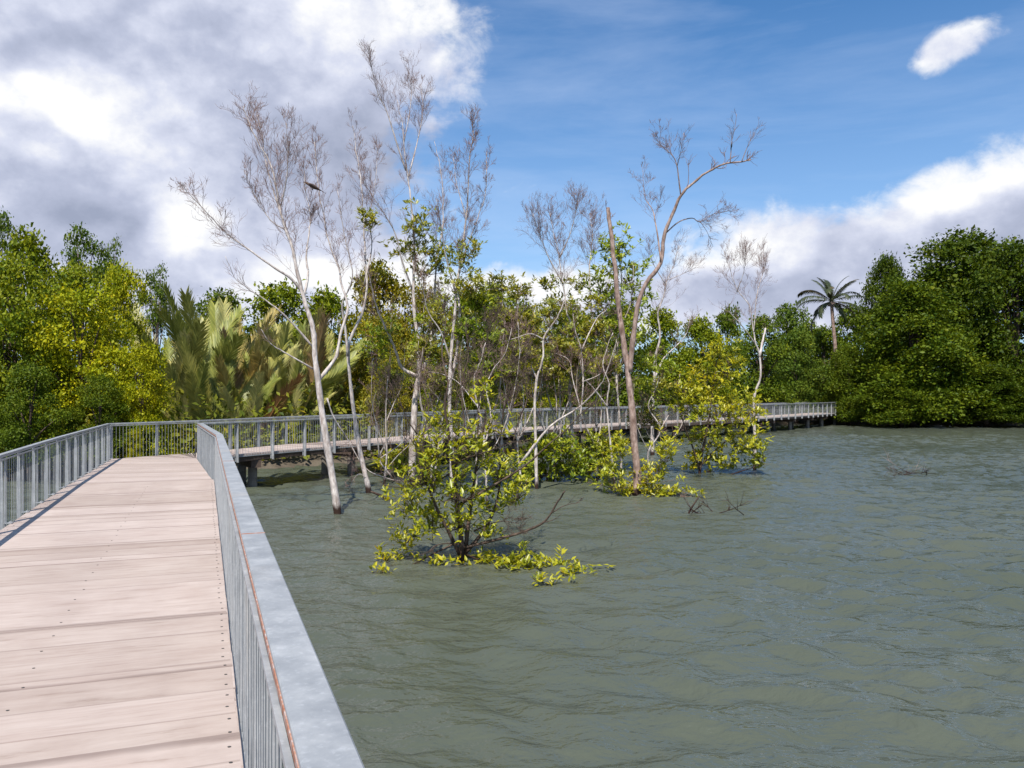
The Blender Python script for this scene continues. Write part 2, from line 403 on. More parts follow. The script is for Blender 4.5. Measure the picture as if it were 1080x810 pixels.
def resample(pts, step):
    """points along a polyline, corners kept as joints"""
    out = []
    for a, b in zip(pts[:-1], pts[1:]):
        n = max(1, round(np.linalg.norm(b-a)/step))
        for i in range(n): out.append(a+(b-a)*i/n)
    out.append(pts[-1]); return out
def railing(label, pts, outward, step, bar_step, loc, top_w=.148, joints=True, feet=True, bar_r=.0055, group=None, lip_mat='steel', pw=.05):
    root = tag(empty('railing', loc), label, 'railing', group)
    P = [V2(p) for p in pts]
    def side_at(i):
        s = np.zeros(3)
        for a, b in ((i-1, i), (i, i+1)):
            if 0 <= a and b < len(P):
                u = nrm(P[b]-P[a]); s += np.array([u[1], -u[0], 0])*outward
        s = nrm(s)
        a, b = (i, i+1) if i+1 < len(P) else (i-1, i)
        u = nrm(P[b]-P[a]); n = np.array([u[1], -u[0], 0])*outward
        return s/max(.5, s.dot(n))
    side = [side_at(i) for i in range(len(P))]
    path = list(zip(P, side))
    a, b = .060, .060+top_w
    up = np.array([0, 0, 1.])
    hr = MB(); hr.profile([(a, 1.05), (a, 1.066), (a+.006, 1.072), (b-.006, 1.072), (b, 1.066), (b, 1.03), (b-.007, 1.03), (b-.007, 1.060), (a+.007, 1.060), (a+.007, 1.05)], path)
    hr.build('handrail', M['steel'], root)
    lip = MB(); lip.profile([(a-.004, 1.024), (a-.004, 1.0495), (a+.012, 1.0495), (a+.012, 1.024)], path)
    lip.build('handrail_lip', M[lip_mat], root)
    br = MB(); br.profile([(.030, -.075), (.030, -.045), (.060, -.045), (.060, -.075)], path); br.build('bottom_rail', M['steel'], root)
    ur = MB(); ur.profile([(.036, .985), (.036, 1.008), (.058, 1.008), (.058, .985)], path); ur.build('upper_rail', M['steel'], root)
    # posts and bays
    for i in range(len(P)-1):
        A, B = P[i]+side[i]*.046, P[i+1]+side[i+1]*.046
        L = np.linalg.norm(B-A)
        if L < .2: continue
        u = nrm(B-A); nn = np.array([u[1], -u[0], 0])*outward
        n = max(1, round(L/step))
        for k in range(n+(1 if i == len(P)-2 else 0)):
            c = A+u*L*k/n
            if k == 0: c = c+u*.03
            m = MB()
            w0, w1, th = pw, pw*.62, .010
            def ring(z, w, off):
                off += .012
                return [c+nn*(off-w)+u*-th+up*z, c+nn*(off-w)+u*th+up*z, c+nn*(off+w)+u*th+up*z, c+nn*(off+w)+u*-th+up*z]
            m.hexa(ring(-.24, w0, .065), ring(1.02, w1, .062))
            m.box(c+nn*.022+up*.48, u, nn, up, .032, .006, .53)
            m.box(c+nn*.03+up*-.15, u, nn, up, .06, .012, .06)
            if feet:
                m.box(c-nn*.02+up*.011, u, nn, up, .05, .055, .007)
                for sx in (-.03, .03): m.tube([c-nn*.045+u*sx+up*.018, c-nn*.045+u*sx+up*.036], .012, 6)
            m.build('post', M['steel'], root)
        for k in range(n):
            a0, a1 = A+u*(L*k/n+.05), A+u*(L*(k+1)/n-.05)
            W = np.linalg.norm(a1-a0); nb = max(2, round(W/bar_step)); m = MB()
            for j in range(nb+1):
                q = a0+(a1-a0)*j/nb+nn*random.uniform(-.002, .002)
                m.tube([q+up*-.05, q+up*.99], bar_r, 5, cap=False)
            m.build('baluster_panel', M['steel'], root)
    if joints:
        u = nrm(P[1]-P[0]); L = np.linalg.norm(P[1]-P[0]); nn = np.array([u[1], -u[0], 0])*outward
        for s in joints:
            m = MB(); c = P[0]+u*s+nn*(a+b)/2+up*1.0732
            m.box(c, u, nn, up, .009, (b-a)/2, .0013); m.build('rusty_joint', M['rust'], root)
    return root
# joint at photo height 564: distance along the rail
zj = (ZC-1.072)*F/(564-HY)
railing('broad flat-topped steel railing with a rusty lip, right of the foreground planks', RIGHT[:3], 1, 1.5, .15, (-3, 10, 0), joints=[(zj+5)*1.0702, (zj+5)*1.0702+6, (zj+5)*1.0702-6], feet=False, lip_mat='rust', pw=.05, bar_r=.0042)
railing('pale grey steel railing along the left edge of the foreground planks', LEFT[:3], -1, 1.2, .125, (-7, 8, 0), top_w=.085, joints=None, bar_r=.0045, pw=.034)
railing('steel railing round the outer bend and along the landward edge of the narrow boardwalk', LEFT[2:], -1, 1.5, .115, (-3, 38, 0), top_w=.11, joints=None, feet=False, bar_r=.0048)
railing('steel railing on the near, water side of the narrow distant boardwalk', RIGHT[3:], 1, 1.5, .115, (0, 38, 0), top_w=.11, joints=None, feet=False, bar_r=.0048)

# ------------------------------------------------------------------ trees standing in the water
def smooth_path(pts, n=None):
    """Catmull-Rom through points"""
    pts = np.asarray(pts, float)
    if len(pts) < 3: 
        return np.array([pts[0]+(pts[-1]-pts[0])*t for t in np.linspace(0, 1, 5)])
    P = np.vstack([2*pts[0]-pts[1], pts, 2*pts[-1]-pts[-2]]); out = []
    for i in range(1, len(P)-2):
        for t in np.linspace(0, 1, 5)[:-1]:
            a, b, c, d = P[i-1], P[i], P[i+1], P[i+2]
            out.append(.5*((2*b)+(-a+c)*t+(2*a-5*b+4*c-d)*t*t+(-a+3*b-3*c+d)*t**3))
    out.append(P[-2]); return np.array(out)
def perp(d, r):
    v = r.normal(size=3); v -= d*v.dot(d); return nrm(v)
def twig(mb, p, d, L, rad, lvl, r, tips, up=.25, curl=.16, kids=(3, 5), ang=(.35, .75)):
    n = 5; pts = [p]; dd = d
    for i in range(n):
        dd = nrm(dd+r.normal(0, curl, 3)+np.array([0, 0, up*.35])); pts.append(pts[-1]+dd*L/n)
    pts = np.array(pts)
    mb.tube(pts, np.linspace(rad, max(.0022, rad*.4), n+1), 4 if lvl < 2 else 5, cap=False)
    tips.append((pts[-1], dd))
    if lvl > 0:
        for k in range(r.integers(kids[0], kids[1]+1)):
            t = r.uniform(.25, .98); i = min(int(t*n), n-1); q = pts[i]+(pts[i+1]-pts[i])*(t*n-i)
            loc = nrm(pts[i+1]-pts[i]); a = r.uniform(*ang)
            nd_ = nrm(loc*math.cos(a)+perp(loc, r)*math.sin(a)+np.array([0, 0, up]))
            twig(mb, q, nd_, L*r.uniform(.4, .7)*(1.1-t*.4), max(.0027, rad*.55), lvl-1, r, tips, up, curl, kids, ang)
def whorls(tips, r, n=(5, 8), L=(.12, .19), wf=.19, jit=.04):
    P, A, N, LL, WW = [], [], [], [], []
    for p, d in tips:
        d = nrm(d)
        for k in range(r.integers(n[0], n[1]+1)):
            s = perp(d, r); ax = nrm(d*r.uniform(.15, .9)+s*r.uniform(.6, 1)+np.array([0, 0, r.uniform(-.15, .35)]))
            P.append(p+r.normal(0, jit, 3)); A.append(ax); N.append(nrm(d*.7+np.array([0, -.25, .8])+r.normal(0, .3, 3)))
            l = r.uniform(*L); LL.append(l); WW.append(l*wf*r.uniform(.8, 1.25))
    return [np.array(x) for x in (P, A, N, LL, WW)]
LEAFC = dict(lime=(.41, .405, .028), bright=(.29, .345, .03), mid=(.12, .17, .028), dark=(.07, .115, .024), olive=(.30, .30, .05), yellow=(.33, .28, .035))
def water_tree(name, label, cat, Z, limbs, seed, bark='bark_pale', foliage=None, group=None, tw_r=.0052, dens=1.8):
    """limbs: (pixel points, r0, r1, depth drift, twig count, twig length m, twig start fraction, levels, up)"""
    r = np.random.default_rng(seed)
    b = limbs[0][0][0]; base = at(b[0], b[1], Z)
    root = tag(empty(name, (base[0], base[1], WATER)), label, cat, group)
    tr, cr, tips = MB(), MB(), []
    for j, (pp, r0, r1, drift, ntw, tl, ts, lv, up) in enumerate(limbs):
        r0, r1 = r0*.9, r1*.85
        d0 = drift[0] if isinstance(drift, tuple) else 0; d1 = drift[1] if isinstance(drift, tuple) else drift
        m = len(pp); pts = [at(x, y, Z+d0+(d1-d0)*i/(m-1)) for i, (x, y) in enumerate(pp)]
        if j == 0: pts = [pts[0]-np.array([0, 0, .8])]+pts
        pth = smooth_path(pts); pth += r.normal(0, min(.012, r0*.25), pth.shape)*np.linspace(0, 1, len(pth))[:, None]
        rad = r1+(r0-r1)*(1-np.linspace(0, 1, len(pth)))**1.35
        if j == 0: rad = rad+np.exp(-np.arange(len(pth))/2.5)*r0*.35
        rad = rad*(1+r.normal(0, .07, len(pth)))
        tr.tube(pth, rad, 10 if r0 > .05 else 7)
        for k in range(int(ntw*dens)):
            t = r.uniform(ts, 1.0)**.9 * (len(pth)-1); i = min(int(t), len(pth)-2)
            q = pth[i]+(pth[i+1]-pth[i])*(t-i); loc = nrm(pth[i+1]-pth[i]); a = r.uniform(.35, .85)
            dd = nrm(loc*math.cos(a)+perp(loc, r)*math.sin(a)+np.array([0, 0, up*.6]))
            twig(cr, q, dd, tl*r.uniform(.6, 1.6)*(1.25-.75*t/len(pth)), max(.004, min(tw_r, r1*.7)), lv, r, tips, up*.5, .21, (3, 6), (.35, 1.0))
    tr.build('trunk', M[bark], root, smooth=True)
    if foliage: add_foliage(root, r, Z, cr, **foliage)
    if cr.n: cr.build('crown', M['bark_dark' if bark == 'bark_dark' else 'bark_twig'], root, smooth=True)
    return root
def add_foliage(root, r, Z, cr, blobs, n, color='bright', L=(.12, .19), depth=1.0, wh=(5, 8), stray=.25):
    """leaf whorls in and around ellipsoids given in pixels at depth Z, hung on fine twigs that run back to each clump's heart"""
    tips = []; tot = sum(b[2]*b[3] for b in blobs); s = Z/F
    for (cx, cy, rx, ry) in blobs:
        c0 = at(cx, cy, Z+r.uniform(-.3, .3)*depth)
        if c0[2] < WATER: c0 = on_water(cx, cy)
        k = max(3, round(n*rx*ry/tot))
        for _ in range(k):
            u = nrm(r.normal(size=3)); q = r.uniform(.15, 1)**.55
            if r.random() < stray: q = r.uniform(1.0, 1.6)
            o = np.array([u[0]*rx*s*q, u[1]*min(rx, ry)*s*q*depth*1.2, u[2]*ry*s*q])
            p = c0+o
            if p[2] < WATER+.02: p[2] = WATER+r.uniform(.01, .06)
            h = c0+np.array([o[0]*.2, o[1]*.2, -abs(ry*s)*.5])
            h[2] = max(h[2], WATER-.1)
            mid = (h+p)/2+r.normal(0, .07, 3); d = nrm(p-mid+np.array([0, 0, .25]))
            if r.random() < .5: cr.tube([h, mid, p], [.007, .0055, .0035], 4, cap=False)
            tips.append((p, d))
            if r.random() < .3: tips.append((p-(p-mid)*r.uniform(.3, .8)+r.normal(0, .03, 3), d))
    v, f = leaves(*whorls(tips, r, wh, L))
    v = v-np.array(root.location)[None, :]
    link('foliage', mesh_tris('foliage', v, f, M['leaf_gloss']), root, LEAFC[color])

# birch-pale tree at the left
water_tree('bare_tree', 'tall pale leafless tree standing nearest the boardwalk, one long limb reaching left', 'tree', 21.2, [
    ([(356, 542), (351, 505), (345, 470), (339, 430), (335, 398), (332, 375), (331, 353), (327, 335), (322, 320), (314, 290), (309, 265), (301, 240), (295, 220), (290, 190), (283, 168), (272, 150), (262, 128), (256, 112)], .125, .012, -.4, 26, .95, .5, 2, .5),
    ([(335, 402), (345, 390), (355, 375), (359, 353), (367, 324), (360, 300), (357, 282), (347, 255), (340, 222), (335, 190), (332, 150)], .06, .010, 1.2, 20, .8, .45, 2, .55),
    ([(330, 389), (318, 382), (299, 371), (285, 362), (275, 347)], .032, .010, -1.0, 4, .5, .4, 1, .2),
    ([(330, 366), (312, 345), (295, 328), (275, 313), (261, 304), (247, 292), (238, 270)], .034, .007, -1.4, 6, .6, .5, 1, .3),
    ([(320, 310), (306, 293), (290, 283), (265, 265), (240, 247), (220, 226), (200, 205), (193, 196)], .045, .007, -1.8, 12, .7, .35, 2, .35),
    ([(320, 315), (325, 290), (323, 272), (326, 245), (327, 227), (322, 200), (320, 172)], .04, .008, .8, 15, .75, .45, 2, .6),
    ([(297, 228), (288, 200), (280, 170), (276, 140), (270, 118)], .028, .006, .7, 14, .7, .3, 2, .55),
    ([(295, 222), (302, 190), (304, 160), (302, 130)], .025, .006, -.8, 12, .65, .3, 2, .6),
    ([(302, 243), (285, 232), (268, 205), (258, 180)], .022, .006, -.5, 9, .6, .3, 2, .5)], 11)
# second pale tree
water_tree('bare_tree', 'slender leaning pale tree with pale twigs spread round its foot at the waterline', 'tree', 25.6, [
    ([(389, 520), (384, 495), (379, 472), (372, 425), (367, 374), (372, 352), (382, 330), (387, 300), (385, 270), (383, 227), (380, 187), (376, 160), (372, 132)], .105, .011, .6, 24, .85, .5, 2, .6),
    ([(367, 376), (364, 345), (361, 320), (372, 293), (366, 262), (360, 230), (356, 200)], .05, .009, -1, 9, .7, .4, 2, .5),
    ([(384, 300), (392, 262), (390, 230), (396, 190), (398, 155)], .03, .007, 1.2, 12, .7, .35, 2, .6),
    ([(345, 420), (352, 440), (366, 462), (384, 492), (404, 503), (425, 508)], .03, .012, .3, 5, .7, .3, 2, .2),
    ([(388, 505), (378, 500), (370, 512), (366, 530)], .016, .006, -.6, 6, .4, .2, 2, .1),
    ([(404, 500), (420, 480), (440, 462), (455, 445)], .018, .007, -.6, 5, .5, .3, 2, .3)], 12,
    foliage=dict(blobs=[(388, 232, 9, 10)], n=26, color='olive', L=(.14, .22)))
# multi-stem tree
water_tree('bare_tree', 'tallest bare tree, pale stem forking into three, leafy halfway up', 'tree', 28.5, [
    ([(434, 509), (436, 460), (438, 418), (442, 396), (442, 375), (441, 359), (437, 330), (436, 306), (437, 270), (436, 240), (432, 200), (428, 173), (424, 133), (419, 105)], .15, .012, 0, 24, 1.0, .52, 2, .6),
    ([(442, 398), (424, 388), (418, 372), (411, 355), (403, 338), (396, 320), (392, 302), (388, 285)], .07, .02, -1.6, 6, .9, .4, 2, .5),
    ([(442, 396), (450, 380), (454, 362), (458, 330), (459, 300), (461, 270), (467, 240), (467, 205), (464, 175), (458, 148)], .08, .010, 1.5, 16, .9, .5, 2, .6),
    ([(428, 180), (418, 150), (408, 118), (399, 100), (394, 82), (390, 64)], .035, .008, -1, 14, .9, .25, 2, .55),
    ([(430, 190), (440, 150), (446, 118), (444, 90)], .032, .008, 1, 13, .9, .3, 2, .55),
    ([(435, 306), (424, 275), (417, 247), (405, 225), (392, 205), (376, 180)], .04, .009, -1.5, 10, .8, .4, 2, .5),
    ([(426, 150), (432, 118), (434, 90), (428, 68)], .022, .006, .3, 9, .8, .3, 2, .5),
    ([(442, 398), (455, 412), (466, 424), (478, 436)], .045, .02, 1, 3, .7, .3, 1, .2)], 13,
    foliage=dict(blobs=[(440, 235, 17, 22), (455, 262, 20, 15), (424, 262, 14, 12), (450, 285, 22, 10), (470, 270, 12, 10)], n=150, color='olive', L=(.15, .24)))
# tree whose thin stem rises right of that
water_tree('bare_tree', 'slim grey tree with narrow wispy top directly behind the lush near shrub', 'tree', 24.5, [
    ([(478, 525), (476, 470), (474, 420), (476, 370), (480, 330), (481, 307), (487, 265), (492, 227), (495, 173), (498, 148), (499, 128)], .095, .010, 0, 30, .8, .55, 2, .55),
    ([(476, 400), (482, 370), (485, 335), (484, 290), (500, 240), (512, 205), (513, 160)], .06, .008, 1.3, 18, .7, .5, 2, .55),
    ([(481, 310), (470, 270), (466, 240), (460, 210)], .03, .008, -1, 9, .7, .35, 2, .55),
    ([(475, 380), (465, 350), (452, 330), (446, 305), (440, 290)], .035, .009, -1, 6, .7, .4, 2, .5),
    ([(492, 230), (482, 195), (478, 165)], .02, .006, .5, 8, .6, .3, 2, .55)], 14, bark='bark_pale',
    foliage=dict(blobs=[(485, 270, 16, 16), (500, 300, 18, 16), (478, 300, 14, 14), (497, 262, 12, 10)], n=110, color='olive', L=(.13, .2)))
# twin trunk with the curved limb
water_tree('dead_tree', 'stout reddish dead tree with snapped stem and a long limb curving right', 'tree', 25.2, [
    ([(671, 522), (672, 498), (669, 470), (667, 438), (663, 400), (658, 364), (654, 338), (651, 313), (647, 268), (643, 235), (641, 219)], .155, .075, 0, 3, .5, .5, 1, .2),
    ([(664, 392), (666, 372), (669, 348), (673, 321), (682, 298), (697, 277), (700, 250), (709, 227), (718, 206), (730, 194), (741, 185), (755, 177), (768, 172), (782, 171), (792, 168)], .105, .022, -1.2, 7, .7, .55, 1, .3),
    ([(718, 206), (716, 190), (714, 175), (709, 164), (697, 153), (692, 146)], .028, .008, (-.6, -1), 9, .6, .3, 2, .35),
    ([(714, 176), (718, 160), (721, 140)], .014, .006, (-.7, -1.2), 5, .4, .3, 1, .4),
    ([(697, 275), (693, 245), (688, 221), (680, 208), (678, 180)], .032, .007, (-.5, .6), 9, .6, .3, 2, .4),
    ([(703, 245), (716, 234), (730, 230), (738, 234), (752, 226), (770, 222)], .026, .007, (-.5, .4), 10, .7, .35, 2, .2),
    ([(770, 172), (771, 160), (772, 148), (775, 135), (777, 120)], .02, .006, (-1.1, -1.3), 5, .45, .3, 1, .3),
    ([(782, 171), (787, 158), (793, 145), (799, 134)], .016, .005, (-1.15, -1.5), 5, .4, .3, 1, .3),
    ([(738, 233), (746, 245), (752, 260)], .012, .005, (0, .4), 5, .4, .3, 1, -.1)], 15, bark='bark_red', tw_r=.012,
    foliage=dict(blobs=[(650, 507, 22, 17), (690, 500, 18, 17), (676, 519, 30, 7), (715, 521, 30, 5), (702, 478, 12, 18), (640, 490, 12, 16), (655, 470, 10, 14)], n=260, color='lime', L=(.13, .2), depth=1.2))
# tree behind with light foliage around the snapped stem
water_tree('leafy_tree', 'sparse leafy tree with light green crown behind the snapped reddish stem', 'tree', 30.5, [
    ([(655, 503), (654, 450), (650, 400), (652, 350), (655, 300), (652, 262)], .07, .02, 0, 6, .7, .4, 1, .4),
    ([(650, 400), (640, 370), (640, 330), (640, 290)], .04, .012, .8, 5, .7, .4, 1, .4),
    ([(652, 350), (665, 320), (668, 280)], .035, .012, -.8, 5, .7, .4, 1, .4)], 16, bark='bark_pale',
    foliage=dict(blobs=[(650, 262, 20, 22), (662, 290, 22, 22), (637, 300, 18, 24), (655, 325, 26, 20), (640, 345, 24, 22), (665, 350, 18, 18)], n=360, color='bright', L=(.16, .26), depth=1.2))
# crown of fine twigs, middle
water_tree('bare_tree', 'bare grey tree with rounded dome of fine twigs just left of the snapped stem', 'tree', 30.0, [
    ([(606, 504), (604, 468), (601, 409), (608, 380), (611, 364), (598, 330), (596, 313), (592, 290), (589, 268), (584, 245), (580, 225)], .085, .011, 0, 28, 1.1, .6, 2, .5),
    ([(601, 410), (622, 380), (624, 345), (622, 300), (622, 275), (625, 250), (622, 225)], .06, .010, 1, 24, 1.0, .55, 2, .5),
    ([(590, 272), (600, 250), (606, 230), (610, 210)], .03, .008, -.7, 16, .9, .25, 2, .5),
    ([(594, 300), (578, 270), (568, 245), (562, 225)], .03, .008, -1, 14, .9, .3, 2, .45),
    ([(604, 470), (582, 430), (574, 400), (566, 376), (572, 355)], .045, .012, -.8, 8, .8, .3, 2, .35)], 17, bark='bark_pale',
    foliage=dict(blobs=[(575, 300, 12, 9), (610, 300, 12, 12), (590, 320, 16, 10), (626, 320, 12, 14), (600, 345, 18, 16)], n=130, color='olive', L=(.15, .25)))
# dead tangle between near shrub and dome tree
water_tree('dead_tree', 'crooked dead tree with tangled leaning branches right of the lush near shrub', 'tree', 26.5, [
    ([(566, 516), (565, 470), (564, 430), (566, 400), (573, 375), (574, 355), (588, 335), (596, 315)], .07, .025, 0, 6, .8, .3, 2, .3),
    ([(566, 400), (556, 375), (548, 350), (554, 320)], .03, .01, 1, 6, .8, .3, 2, .4),
    ([(573, 358), (560, 352), (545, 356), (525, 362)], .03, .01, -1, 6, .7, .3, 2, .2),
    ([(548, 490), (580, 450), (610, 430), (630, 410), (640, 392), (650, 360)], .05, .012, -.8, 8, .8, .3, 2, .3),
    ([(612, 430), (604, 400), (600, 380), (585, 372)], .02, .008, .5, 7, .6, .2, 2, .3)], 18)
water_tree('dead_tree', 'pale forked dead tree rising behind the far railing, right of the curved limb', 'tree', 41, [
    ([(688, 480), (688, 440), (690, 405), (691, 379), (696, 355), (694, 330), (700, 313), (703, 298), (712, 275), (716, 259)], .12, .014, 0, 20, 1.1, .5, 2, .4),
    ([(690, 400), (700, 378), (712, 366), (724, 352), (728, 335)], .06, .012, 1, 8, 1.0, .3, 2, .4),
    ([(702, 300), (690, 280), (684, 262)], .03, .009, -.8, 8, .9, .3, 2, .5),
    ([(705, 295), (722, 288), (734, 282)], .02, .008, .5, 7, .8, .3, 2, .3)], 19)
water_tree('bare_tree', 'white bent thin tree rising out of the right-hand shrub with fan of fine twigs', 'tree', 33.6, [
    ([(796, 492), (796, 462), (795, 424), (798, 410), (802, 397), (801, 373), (797, 362), (794, 345), (790, 322), (777, 305), (770, 285), (764, 265)], .085, .010, 0, 15, 1.0, .6, 2, .5),
    ([(801, 376), (804, 362), (807, 346)], .06, .045, .4, 3, .4, .6, 1, .3),
    ([(796, 362), (784, 345), (770, 330), (764, 322)], .035, .010, -1, 5, .7, .4, 1, .4),
    ([(795, 350), (798, 313), (804, 290), (808, 272)], .03, .008, .8, 13, .9, .3, 2, .6),
    ([(777, 308), (785, 285), (786, 268)], .022, .007, -.6, 11, .8, .3, 2, .6)], 20)
water_tree('dead_tree', 'pale dead tree with zigzag upright branches between the dome tree and the snapped stem', 'tree', 28.0, [
    ([(648, 511), (644, 470), (640, 430), (642, 405), (636, 385), (640, 368), (646, 350)], .05, .015, 0, 7, .7, .3, 2, .3),
    ([(641, 430), (628, 412), (616, 398), (612, 380)], .035, .01, -.8, 6, .6, .3, 2, .3),
    ([(612, 440), (615, 405), (613, 370), (607, 350), (604, 330)], .03, .012, .5, 7, .6, .3, 2, .3),
    ([(614, 368), (622, 350), (630, 335), (640, 326)], .03, .014, .5, 4, .5, .3, 1, .3),
    ([(616, 402), (632, 395), (646, 380), (650, 358)], .02, .007, .6, 5, .5, .3, 2, .3)], 22)
water_tree('dead_tree', 'low pale dead branches tangled above the back of the near shrub', 'tree', 22.5, [
    ([(514, 534), (512, 490), (509, 450), (503, 425), (500, 400), (507, 380), (512, 362)], .045, .015, 0, 9, .8, .25, 2, .3),
    ([(511, 470), (518, 440), (513, 410), (520, 390), (533, 372), (540, 345)], .03, .009, .8, 8, .8, .25, 2, .35),
    ([(512, 490), (530, 455), (538, 430), (545, 400), (548, 370), (546, 340)], .03, .009, -.7, 8, .8, .25, 2, .35),
    ([(503, 428), (485, 405), (468, 395), (452, 392)], .02, .007, .4, 6, .6, .25, 2, .2)], 23)
for lb, px, by, ty, Z, sd, ln in [
    ('thin bare stem between the slender leaning tree and the tallest bare tree', 405, 512, 330, 28.0, 71, 6), ('thin twiggy bare stem just left of the slim grey wispy tree', 458, 512, 300, 27.2, 72, -8),
    ('thin bare stem rising behind the right side of the near shrub', 526, 510, 345, 27.6, 73, 10), ('thin pale stem leaning right between the crooked dead tree and the dome tree', 583, 508, 352, 29.2, 74, 16),
    ('thin bare stem immediately left of the dome tree', 596, 506, 330, 30.6, 75, -14), ('thin grey stem between the dome tree and the zigzag pale dead tree', 622, 505, 356, 30.2, 76, 8), ('thin twiggy stem just right of the snapped reddish stem', 684, 500, 368, 31, 77, 10)]:
    h = by-ty; q = np.random.default_rng(sd); w = lambda t: (px+ln*t+q.normal(0, 3.5), by-h*t)
    a = [w(t) for t in (0, .18, .36, .54, .72, .88, 1)]
    water_tree('dead_tree', lb, 'tree', Z, [
        (a, .05, .010, 0, 6, .7, .3, 2, .4),
        ([a[1], (a[1][0]-10, by-h*.34), (a[1][0]-16, by-h*.5), (a[1][0]-15, by-h*.72)], .028, .007, -.8, 4, .6, .25, 2, .4),
        ([a[2], (a[2][0]+9, by-h*.48), (a[2][0]+18, by-h*.6), (a[2][0]+20, by-h*.8)], .024, .007, .7, 4, .6, .25, 2, .4)], sd,
        foliage=dict(blobs=[(px+ln*.5+q.uniform(-14, 14), by-h*q.uniform(.58, .95), 12, 9) for _ in range(5)], n=100, color='bright', L=(.13, .21), stray=.5))
# bushy shrub at the right
water_tree('mangrove_shrub', 'round leafy yellow-green shrub standing by itself on the right, white bent tree rising from it', 'shrub', 31.5, [
    ([(738, 498), (742, 470), (748, 440), (752, 410), (756, 380)], .07, .02, 0, 6, .7, .3, 1, .3),
    ([(738, 495), (730, 470), (722, 450), (716, 430)], .05, .015, -.5, 4, .6, .3, 1, .3),
    ([(740, 490), (760, 470), (780, 455), (795, 440)], .05, .015, .8, 4, .6, .3, 1, .3),
    ([(746, 497), (765, 501), (785, 496), (800, 490), (806, 482)], .04, .012, -.8, 3, .4, .3, 1, .1)], 21, bark='bark_dark',
    foliage=dict(blobs=[(745, 400, 22, 20), (765, 385, 20, 20), (730, 430, 20, 18), (758, 428, 26, 22), (785, 430, 20, 20), (745, 462, 20, 18), (780, 465, 24, 20), (738, 485, 16, 14), (765, 487, 22, 10), (800, 475, 9, 22), (722, 415, 16, 14), (755, 365, 14, 12)], n=640, color='lime', L=(.15, .25), depth=1.1))
# low green thickets round the stems in the middle
for (lb, Z, base, blobs, n, c, sd) in [
    ('low glossy green thicket on the water behind the near shrub, left of the snapped stem', 28.5, (570, 505), [(556, 492, 20, 16), (582, 495, 22, 14), (605, 492, 18, 16), (570, 470, 18, 14), (596, 470, 14, 14)], 330, 'bright', 31),
    ('upright green thicket between the dome tree and the snapped stem', 29.5, (632, 503), [(622, 490, 16, 14), (640, 476, 16, 16), (632, 466, 14, 12), (612, 476, 12, 10)], 210, 'lime', 32),
    ('yellow-green thicket hugging the far boardwalk left of the near shrub', 31.5, (425, 498), [(414, 483, 16, 8), (432, 478, 14, 8), (420, 491, 18, 7), (445, 486, 14, 9)], 120, 'lime', 33)]:
    water_tree('mangrove_shrub', lb, 'shrub', Z, [([base, (base[0]+2, base[1]-20), (base[0]+4, base[1]-45)], .04, .015, 0, 5, .6, .3, 1, .3), ([base, (base[0]-10, base[1]-15), (base[0]-14, base[1]-35)], .03, .012, .4, 4, .6, .3, 1, .3), ([base, (base[0]+14, base[1]-12), (base[0]+22, base[1]-30)], .03, .012, -.4, 4, .6, .3, 1, .3)], sd, bark='bark_dark',
        foliage=dict(blobs=blobs, n=n, color=c, L=(.15, .23), depth=1.2))
